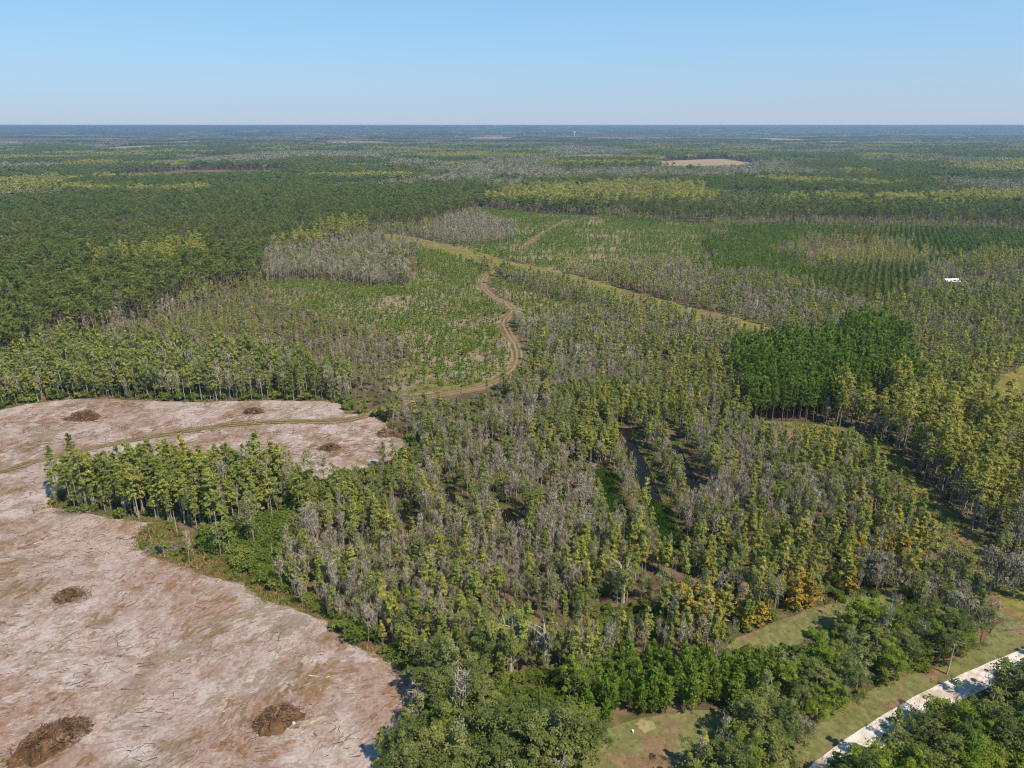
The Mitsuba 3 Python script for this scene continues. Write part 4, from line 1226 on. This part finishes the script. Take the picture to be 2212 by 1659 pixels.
pile('brush_pile', AT['pile_a'], 13.0, 7.0, 2.2, 0.72, 900, 1, 'large brown pile of roots and branches at the bottom left of the cleared field', big=26)
pile('brush_pile', AT['pile_b'], 8.5, 5.0, 1.5, 0.45, 600, 2, 'brown brush pile with white scraps on the bare field near the bottom', big=16)
pile('brush_pile', AT['pile_c'], 6.5, 5.0, 1.2, 0.3, 400, 3, 'brown brush pile near the left edge halfway down the cleared field', big=8)
pile('brush_pile', AT['pile_d'], 11.0, 6.5, 1.7, 0.3, 500, 4, 'dark brush pile at the far left of the field, above the track', big=12)
pile('brush_pile', AT['pile_e'], 9.0, 4.5, 1.2, 0.1, 340, 5, 'dark brush pile on the far side of the field, above the track', big=8)
pile('brush_pile', AT['pile_f'], 7.5, 4.5, 1.0, -0.2, 300, 6, 'small dark brush pile in the far right pocket of the field', big=6)
pile('brush_pile', AT['pile_grey'], 9.5, 5.0, 0.55, 0.25, 420, 7, 'grey pile of weathered sticks in the brown scrub beside the shrubs', core='root_mat', wood='bark_grey', reach=2.6, big=12)
pile('log_pile', AT['logs_white'], 15.0, 7.0, 0.5, 0.35, 260, 8, 'scatter of pale weathered logs in the young pine clearing by the trail', core='root_mat', wood='bark_white', reach=3.6, big=14)
pile('brush_pile', (AT['pile_grey'][0] - 38, AT['pile_grey'][1] + 20), 8.0, 3.0, 0.4, 0.1, 240, 9, 'flat pile of grey brushwood at the front of the tree island', core='root_mat', wood='bark_grey', reach=2.4, big=6)
pile('earth_mound', AT['mound'], 12.0, 7.0, 1.6, 0.2, 260, 10, 'dark brown overgrown earth mound at the right end of the field', core='root_mat', big=5)
labels['earth_mound']['category'] = 'mound'

# scraps on the second pile
for i, (dx, dy) in enumerate(((3.1, 1.2), (-1.6, -1.6), (0.6, -2.2), (3.6, -0.6))):
    r = np.random.default_rng(70 + i)
    v = r.normal(size=(14, 3)) * np.array([0.22, 0.16, 0.05])
    hull = trimesh.convex.convex_hull(v)
    key = numbered('white_scrap')
    x, y = AT['pile_b'][0] + dx, AT['pile_b'][1] + dy
    scene[key] = mikit.ply((hull.vertices + [x, y, fz(x, y) + (0.55 if i < 2 else 0.12)], hull.faces), 'paint_white')
    tag(key, ('crumpled white scrap at the right end of the lower middle brush pile', 'crumpled white scrap low on the front of the lower middle brush pile',
              'flat white scrap on the ground before the lower middle brush pile', 'small white scrap on the ground right of the lower middle brush pile')[i], 'scrap')


def rubble(at, n, spread, seed, label):
    r = np.random.default_rng(seed)
    key = numbered('rubble_heap')
    for k in range(n):
        s = r.uniform(0.16, 0.42)
        v = r.normal(size=(16, 3)) * np.array([s, s * 0.8, s * 0.5])
        hull = trimesh.convex.convex_hull(v)
        x, y = at[0] + r.normal() * spread, at[1] + r.normal() * spread * 0.5
        scene[f'{key}__chunk' + ('' if k == 0 else f'_{k:03d}')] = mikit.ply((hull.vertices + [x, y, fz(x, y) + 0.15], hull.faces), 'rubble_mat')
    tag(key, label, 'rubble')


rubble(AT['rubble'], 22, 1.5, 31, 'heap of white rubble at the foot of the trees beside the field')
rubble(AT['rubble_b'], 11, 0.9, 32, 'small white rubble heap just left of the larger one')


# fallen logs round the edge of the field
LOG_AT = [(-41.5, 137.0, 5.0, 0.5, 'pale fallen log at the edge of the field by the tallest bushes'), (-37.0, 133.5, 3.6, -0.4, 'short fallen log at the edge of the field, right of a longer one'),
          (-131.0, 188.5, 6.0, 0.15, 'grey fallen log in front of the tree island'), (-99.0, 168.0, 5.0, 2.2, 'grey fallen log lying over the brown scrub')]
for x, y, ln, rot, lab in LOG_AT:
    key = numbered('fallen_log')
    mm = Mesh()
    d = np.array([math.cos(rot), math.sin(rot), 0.02])
    b = np.array([x, y, fz(x, y) + 0.2])
    mm.tube([b - d * ln / 2, b + [0, 0, 0.05], b + d * ln / 2], [0.22, 0.19, 0.12], 7, True)
    mm.tube([b + d * ln * 0.2, b + d * ln * 0.3 + [-d[1] * 0.9, d[0] * 0.9, 0.5]], [0.07, 0.03], 5, True)
    scene[key] = mikit.ply(mm.out(), 'bark_grey')
    tag(key, lab, 'log')

# loose sticks strewn over the cleared field
def strew(r, n, spread):
    mm = Mesh()
    p = np.column_stack([r.uniform(-spread, spread, (n, 2)), np.full(n, 0.07)])
    d = np.column_stack([np.cos(t_ := 0.66 + r.normal(size=n) * 0.7), np.sin(t_), r.normal(size=n) * 0.10])
    for q, e in zip(p, d):
        ln = r.uniform(0.3, 1.5) if r.uniform() < 0.85 else r.uniform(1.5, 3.2)
        mm.tube([q - e * ln / 2, q + e * ln / 2], [0.035 * r.uniform(0.7, 1.7) * (1 + 0.4 * ln), 0.02], 3)
    return mm


for mat, nm in (('debris_mat', 'pale'), ('root_mat', 'dark')):
    register('strew_' + nm, 0, [[('sticks', strew(np.random.default_rng(400 + i), 46, 5.0), mat)] for i in range(4)])
x0, y0, x1, y1 = FIELD.bounds
gx, gy = np.meshgrid(np.arange(x0, x1, 8.5), np.arange(max(y0, 85), y1, 8.5))
p = np.column_stack([gx.ravel(), gy.ravel()]) + rng.uniform(-4, 4, (gx.size, 2))
p = p[inside(FIELD.buffer(-3), p) & frustum(p, z=0)]
n_ = 0
for q in p:
    nm = 'pale' if rng.uniform() < 0.5 else 'dark'
    n_ += 1
    instance(f'field_debris__{n_:03d}', GROUP['strew_' + nm, 0][int(rng.integers(4))], place(q[0], q[1], rng.uniform(-0.5, 0.5) + (math.pi if rng.uniform() < 0.5 else 0), rng.uniform(0.8, 1.2), 1.0, fz(*q) + 0.02))
tag('field_debris', 'loose sticks and bark strewn over the cleared sandy field', kind='stuff')

# weeds: skirts of dry and green grass along the edges of field, tracks, corridors and road
register('tuft', 0, [grass_tuft(np.random.default_rng(500 + i), 0, 'dry_grass') for i in range(3)])
register('tuft_green', 0, [grass_tuft(np.random.default_rng(510 + i), 0, 'leaf_young_pine') for i in range(3)])
register('tuft_water', 0, [grass_tuft(np.random.default_rng(520 + i), 0, 'leaf_water_plant') for i in range(3)])


def along(area, density, groups, name, label, smin=0.7, smax=1.5):
    b = area.bounds
    n = int(area.area * density)
    k = COUNT.get('tufts_' + name, 0)
    pts = np.column_stack([rng.uniform(b[0], b[2], n * 6), rng.uniform(b[1], b[3], n * 6)])
    pts = pts[inside(area, pts)][:n]
    pts = pts[frustum(pts, z=0)]
    for q in pts:
        k += 1
        g = groups[int(rng.integers(len(groups)))]
        gs = GROUP[g, 0]
        instance(f'{name}__{k:03d}', gs[int(rng.integers(len(gs)))], place(q[0], q[1], rng.uniform(0, 6.28), rng.uniform(smin, smax), None, 0.03))
    COUNT['tufts_' + name] = k
    tag(name, label, kind='stuff')


ring = FIELD.buffer(2.8).difference(FIELD.buffer(-0.9)).difference(Polygon([(-260, 60), (-15, 60), (-15, 112), (-260, 112)]))
along(ring, 0.40, ['tuft', 'tuft_green', 'tuft'], 'field_edge_weeds', 'rough dry and green weeds along the edge of the cleared field')
along(POLY['scrub'], 0.55, ['tuft', 'tuft', 'tuft', 'tuft_green'], 'scrub_weeds', 'brown and olive weeds on the scrubby bank beside the shrubs', 0.8, 1.7)
along(unary_union([POLY['autumn'].difference(KEEP_OUT), LINES['corridor_r'].buffer(4.5)]), 0.22, ['tuft', 'tuft_green'], 'path_weeds', 'rough orange and olive grass at the edge of the right hand swamp', 0.8, 1.6)
vr = POLY['verge'].buffer(0.6).difference(POLY['verge'].buffer(-0.9)).union(LINES['road'].buffer(3.4).difference(LINES['road'].buffer(2.7)))
along(vr, 0.8, ['tuft', 'tuft_green'], 'roadside_grass', 'tufts of dry grass along the verge and the edge of the white road', 0.35, 0.7)
along(unary_union([POLY['verge'].difference(LINES['road'].buffer(3.2)), POLY['lawn'], POLY['glade']]), 0.5, ['tuft_green', 'tuft', 'tuft_green'], 'lawn_weeds', 'small tufts in the mown grass of verge, lawn and glade', 0.16, 0.36)
along(FIELD.intersection(Polygon([(-230, 85), (0, 85), (0, 290), (-230, 290)])).buffer(-3), 0.014, ['tuft'], 'field_weeds', 'scattered dry weeds on the cleared sandy field', 0.3, 0.8)
along(unary_union([d.buffer(2.6).difference(d) for d in DITCH.values()]), 0.45, ['tuft', 'tuft_green'], 'ditch_bank_weeds', 'rough weeds along the banks of the dark ditches', 0.7, 1.4)
along(unary_union([DITCH['ditch_a'].intersection(Polygon([(30, 150), (60, 150), (60, 196), (30, 196)])), DITCH['ditch_f'].buffer(1.5), DITCH['ditch_c'].intersection(Polygon([(-10, 160), (10, 160), (10, 179), (-10, 179)])).buffer(1.5)]), 1.1, ['tuft_water'], 'water_plants', 'bright green water plants covering parts of the dark ditches', 0.8, 1.4)
along(unary_union([POLY['open_low'], POLY['open_right']]).difference(LINES['track_prop'].buffer(3.5)), 0.035, ['tuft', 'tuft_green', 'tuft'], 'clearing_grass', 'tall dry and green grass of the young pine clearing', 0.9, 1.8)

# ------------------------------------------------------------------ built things
def prop(key, mesh, mat, smooth=False):
    scene[key] = mikit.ply(mesh.out() if isinstance(mesh, Mesh) else mesh, mat, smooth=smooth)


# wooden pole beside the road
x, y = AT['pole']
mm = Mesh()
mm.tube([[x, y, -0.3], [x + 0.04, y + 0.02, 4], [x + 0.1, y + 0.06, 7.6]], [0.17, 0.15, 0.115], 10, True)
prop('utility_pole__shaft', mm, 'wood_post', 40)
mm = Mesh()
mm.tube([[x + 0.1, y + 0.06, 7.58], [x + 0.1, y + 0.06, 7.68]], [0.135, 0.135], 10, True)
prop('utility_pole__cap', mm, 'galvanised')
tag('utility_pole', 'bare wooden pole standing on the grass verge beside the white road', 'pole')

# farm gate and fence posts at the end of the verge
x, y = AT['gate']
d = unit(np.array([1.0, 0.12]))
for k, z in enumerate((0.35, 0.62, 0.9, 1.2)):
    mm = Mesh()
    mm.tube([[x - 1.9 * d[0], y - 1.9 * d[1], z], [x + 1.9 * d[0], y + 1.9 * d[1], z]], [0.045, 0.045], 6, True)
    prop('farm_gate__rail' + ('' if k == 0 else f'_{k:03d}'), mm, 'bark_grey')
for k, s in enumerate((-1.85, 0.0, 1.85)):
    mm = Mesh()
    mm.tube([[x + s * d[0], y + s * d[1], 0.3], [x + s * d[0], y + s * d[1], 1.25]], [0.05, 0.05], 6, True)
    prop('farm_gate__upright' + ('' if k == 0 else f'_{k:03d}'), mm, 'galvanised')
tag('farm_gate', 'grey metal farm gate at the end of the grass verge by the right edge', 'gate')
for k, s in enumerate((-2.2, 2.2)):
    mm = Mesh()
    mm.tube([[x + s * d[0], y + s * d[1], -0.2], [x + s * d[0], y + s * d[1], 1.5]], [0.09, 0.08], 7, True)
    key = numbered('gate_post')
    prop(key, mm, 'wood_post')
    tag(key, ('wooden post at the left end of the grey farm gate', 'wooden post at the right end of the grey farm gate')[k], 'post')

# white bucket left on the lawn
x, y = AT['bucket']
mm = Mesh()
mm.tube([[x, y, 0.06], [x, y, 0.5]], [0.19, 0.25], 14, True)
prop('bucket__body', mm, 'paint_white', 40)
mm = Mesh()
mm.tube([[x, y, 0.47], [x, y, 0.52]], [0.275, 0.275], 14)
prop('bucket__rim', mm, 'galvanised')
tag('bucket', 'white bucket on the lawn in front of the young pines', 'bucket')
sheet('yellow_sand_patch', rough(shapely.Point(*AT['sandpatch']).buffer(1.5), 0.7, 0.9), 'yellow_sand', 0.10, 1.0, None, 'pale yellow sand spill between the young pines and the lawn')


def gable(key, x, y, rot, length, width, wall, roof_h, over, m_wall, m_roof, label, cat, windows=3):
    c, s = math.cos(rot), math.sin(rot)
    tw = T([[c, -s, 0, x], [s, c, 0, y], [0, 0, 1, 0], [0, 0, 0, 1]])
    L, W = length / 2, width / 2

    def part(name, m_, mat):
        k = f'{key}__{name}'
        n = COUNT.get(k, 0)
        COUNT[k] = n + 1
        scene[k if n == 0 else f'{k}_{n:03d}'] = mikit.ply(m_.out(), mat, to_world=tw)
    m_ = Mesh()
    m_.box(-L, L, -W, W, -0.2, wall)
    for e in (-L, L):
        m_.add([[e, -W, wall], [e, W, wall], [e, 0, wall + roof_h]], [[0, 1, 2]])
    part('wall', m_, m_wall)
    for sgn in (-1, 1):
        m_ = Mesh()
        sl = roof_h / W
        a, b = np.array([0, wall + roof_h + 0.06]), np.array([sgn * (W + over), wall - over * sl + 0.06])
        v = [[e, q[0], q[1] + t] for e in (-L - over, L + over) for q in (a, b) for t in (0, 0.08)]
        m_.add(v, [[0, 1, 3], [0, 3, 2], [4, 6, 7], [4, 7, 5], [0, 4, 5], [0, 5, 1], [2, 3, 7], [2, 7, 6], [0, 2, 6], [0, 6, 4], [1, 5, 7], [1, 7, 3]])
        part('roof_panel', m_, m_roof)
    for k in range(windows):
        m_ = Mesh()
        q = -L + (k + 0.5) * length / windows
        m_.box(q - 0.5, q + 0.5, -W - 0.04, -W + 0.1, wall * 0.4, wall * 0.78)
        part('window' if k != windows // 2 else 'door', m_, 'door_dark')
    tag(key, label, cat)


x, y = AT['shed']
gable('shed', x, y, 0.05, 9.5, 6, 3.2, 1.3, 0.6, 'wall_tan', 'paint_white', 'small shed with a bright white metal roof among the trees at right', 'shed')
gable('farmhouse', AT['house_a'][0], AT['house_a'][1], 0.1, 26, 13, 5, 4, 1, 'paint_white', 'paint_white', 'tiny white farmhouse beside the far tan field at left', 'house')
gable('farmhouse_001', AT['house_b'][0] + 40, AT['house_b'][1], -0.1, 34, 14, 6, 4, 1, 'paint_white', 'galvanised', 'tiny pale barn right of the far white farmhouse at left', 'barn')
gable('farmhouse_002', 2900.0, 4700.0, 0.2, 44, 16, 6, 4, 1, 'paint_white', 'paint_white', 'tiny white barn near the horizon toward the right edge', 'barn')
COUNT['farmhouse'] = 3

# water tower on the horizon
mm = Mesh()
x, y = 632.0, 7620.0
mm.tube([[x, y, 0], [x, y, 6], [x, y, 38]], [9.0, 5.5, 5.0], 20)
prop('water_tower__stem', mm, 'paint_white', True)
mm = Mesh()
a = np.linspace(0, np.pi, 9)
mm.tube([[x, y, 45 - 9 * math.cos(t)] for t in a], [max(0.05, 12.0 * math.sin(t)) for t in a], 24)
prop('water_tower__tank', mm, 'paint_white', True)
tag('water_tower', 'white water tower standing above the woods on the horizon', 'water tower')

# ------------------------------------------------------------------ single trees that stand out
def single(name, parts, x, y, rot, label, cat, z=0.0):
    key = numbered(name)
    for pn, m_, mat in parts:
        scene[f'{key}__{pn}'] = mikit.ply(m_.out(), mat, to_world=place(x, y, rot, 1.0, None, z))
    tag(key, label, cat)


def big_pale(r, h, stems, crown, moss):
    """Old tree with a pale split trunk, flat green crown and hanging moss."""
    t, c, ms = Mesh(), Mesh(), Mesh()
    for i in range(stems):
        a = i * 2.1 + 0.5
        o = np.array([math.cos(a), math.sin(a)]) * 0.28
        t.tube([[o[0], o[1], -0.3], [o[0] * 1.2, o[1] * 1.2, h * 0.35], [o[0] * 3, o[1] * 2.4, h * 0.68], [o[0] * 6, o[1] * 5, h * 0.86]], [0.42, 0.30, 0.22, 0.10], 6)
        for k in range(7):
            z = h * r.uniform(0.55, 0.8)
            b = np.array([o[0] * 3, o[1] * 2.4, z])
            e = b + np.append(rdir(r, 1)[0][:2] * r.uniform(2.0, 4.6), r.uniform(0.4, 2.6))
            t.tube([b, (b + e) / 2 + [0, 0, 0.3], e], [0.12, 0.08, 0.03], 4)
            if crown:
                clump(c, r, e, r.uniform(0.9, 1.5), int(90 * crown), 0.5, 0.34, True, 0.5)
            if moss:
                kk = int(30 * moss)
                p = (b + (e - b) * r.uniform(0.3, 1.0, (kk, 1))) - np.column_stack([r.normal(size=(kk, 2)) * 0.25, r.uniform(0.3, 1.1, kk)])
                ms.tris(p, np.tile([0, 0, -1.0], (kk, 1)) + r.normal(size=(kk, 3)) * 0.08, unit(np.column_stack([r.normal(size=(kk, 2)), np.full(kk, 0.2)])), r.uniform(0.8, 2.2, kk), r.uniform(0.12, 0.28, kk))
    out = [('trunk', t, 'bark_white')]
    if c.n:
        out.append(('crown', c, 'leaf_cypress'))
    if ms.n:
        out.append(('moss', ms, 'leaf_moss'))
    return out


x, y = AT['bigdead']
single('split_trunk_tree', big_pale(np.random.default_rng(61), 17.5, 3, 1.0, 1.0), x, y - 1.0, 0.4, 'old tree with pale split trunk, flat green crown and grey hanging moss, behind the oaks', 'tree')
single('split_trunk_tree', big_pale(np.random.default_rng(62), 13.5, 2, 0.0, 1.3), x + 7.5, y - 0.5, 1.4, 'broken pale trunk draped in grey moss, just right of the split trunk tree', 'tree')
x, y = AT['forkdead']
single('split_trunk_tree', big_pale(np.random.default_rng(63), 13.0, 2, 0.35, 0.3), x, y, 2.2, 'white forked bare tree standing out in the swamp right of centre', 'tree')
x, y = AT['pine_thin']
single('lone_cypress', cypress(np.random.default_rng(64), 0, False, 21.0, 'leaf_pine', 0.45), x, y, 0.0, 'tall thin dark tree rising above the left end of the tree island', 'tree')
x, y = AT['snag_l']
single('dead_tree', snag(np.random.default_rng(65), 0, 13.5), x, y, 0.0, 'tall pale dead trunk at the far left tip of the tree island', 'dead tree')
for k, (x, y, h) in enumerate(((-118, 190, 9.0), (-114, 189, 11.5), (-96, 182, 8.5), (-84, 176, 7.5), (-83, 168, 6.0), (-70, 182, 9.5), (-58, 192, 9.0), (-50, 186, 8.0), (-64, 163, 6.5), (-57, 158, 7.5))):
    single('dead_tree', snag(np.random.default_rng(80 + k), 0, h), x, y, k, 'pale dead trunk standing in the shrubs in front of the tree island', 'dead tree')
    labels[f'dead_tree_{COUNT["dead_tree"] - 1:03d}']['group'] = 'dead trunks before the island'


# ------------------------------------------------------------------ the air
scene['haze'] = {'type': 'cube', 'to_world': T().translate([0, 15000, 55]).scale([45000, 45000, 57]), 'bsdf': {'type': 'null'}, 'interior': {'type': 'ref', 'id': 'air'}}
tag('haze', 'thin blue haze over the whole landscape', kind='stuff')
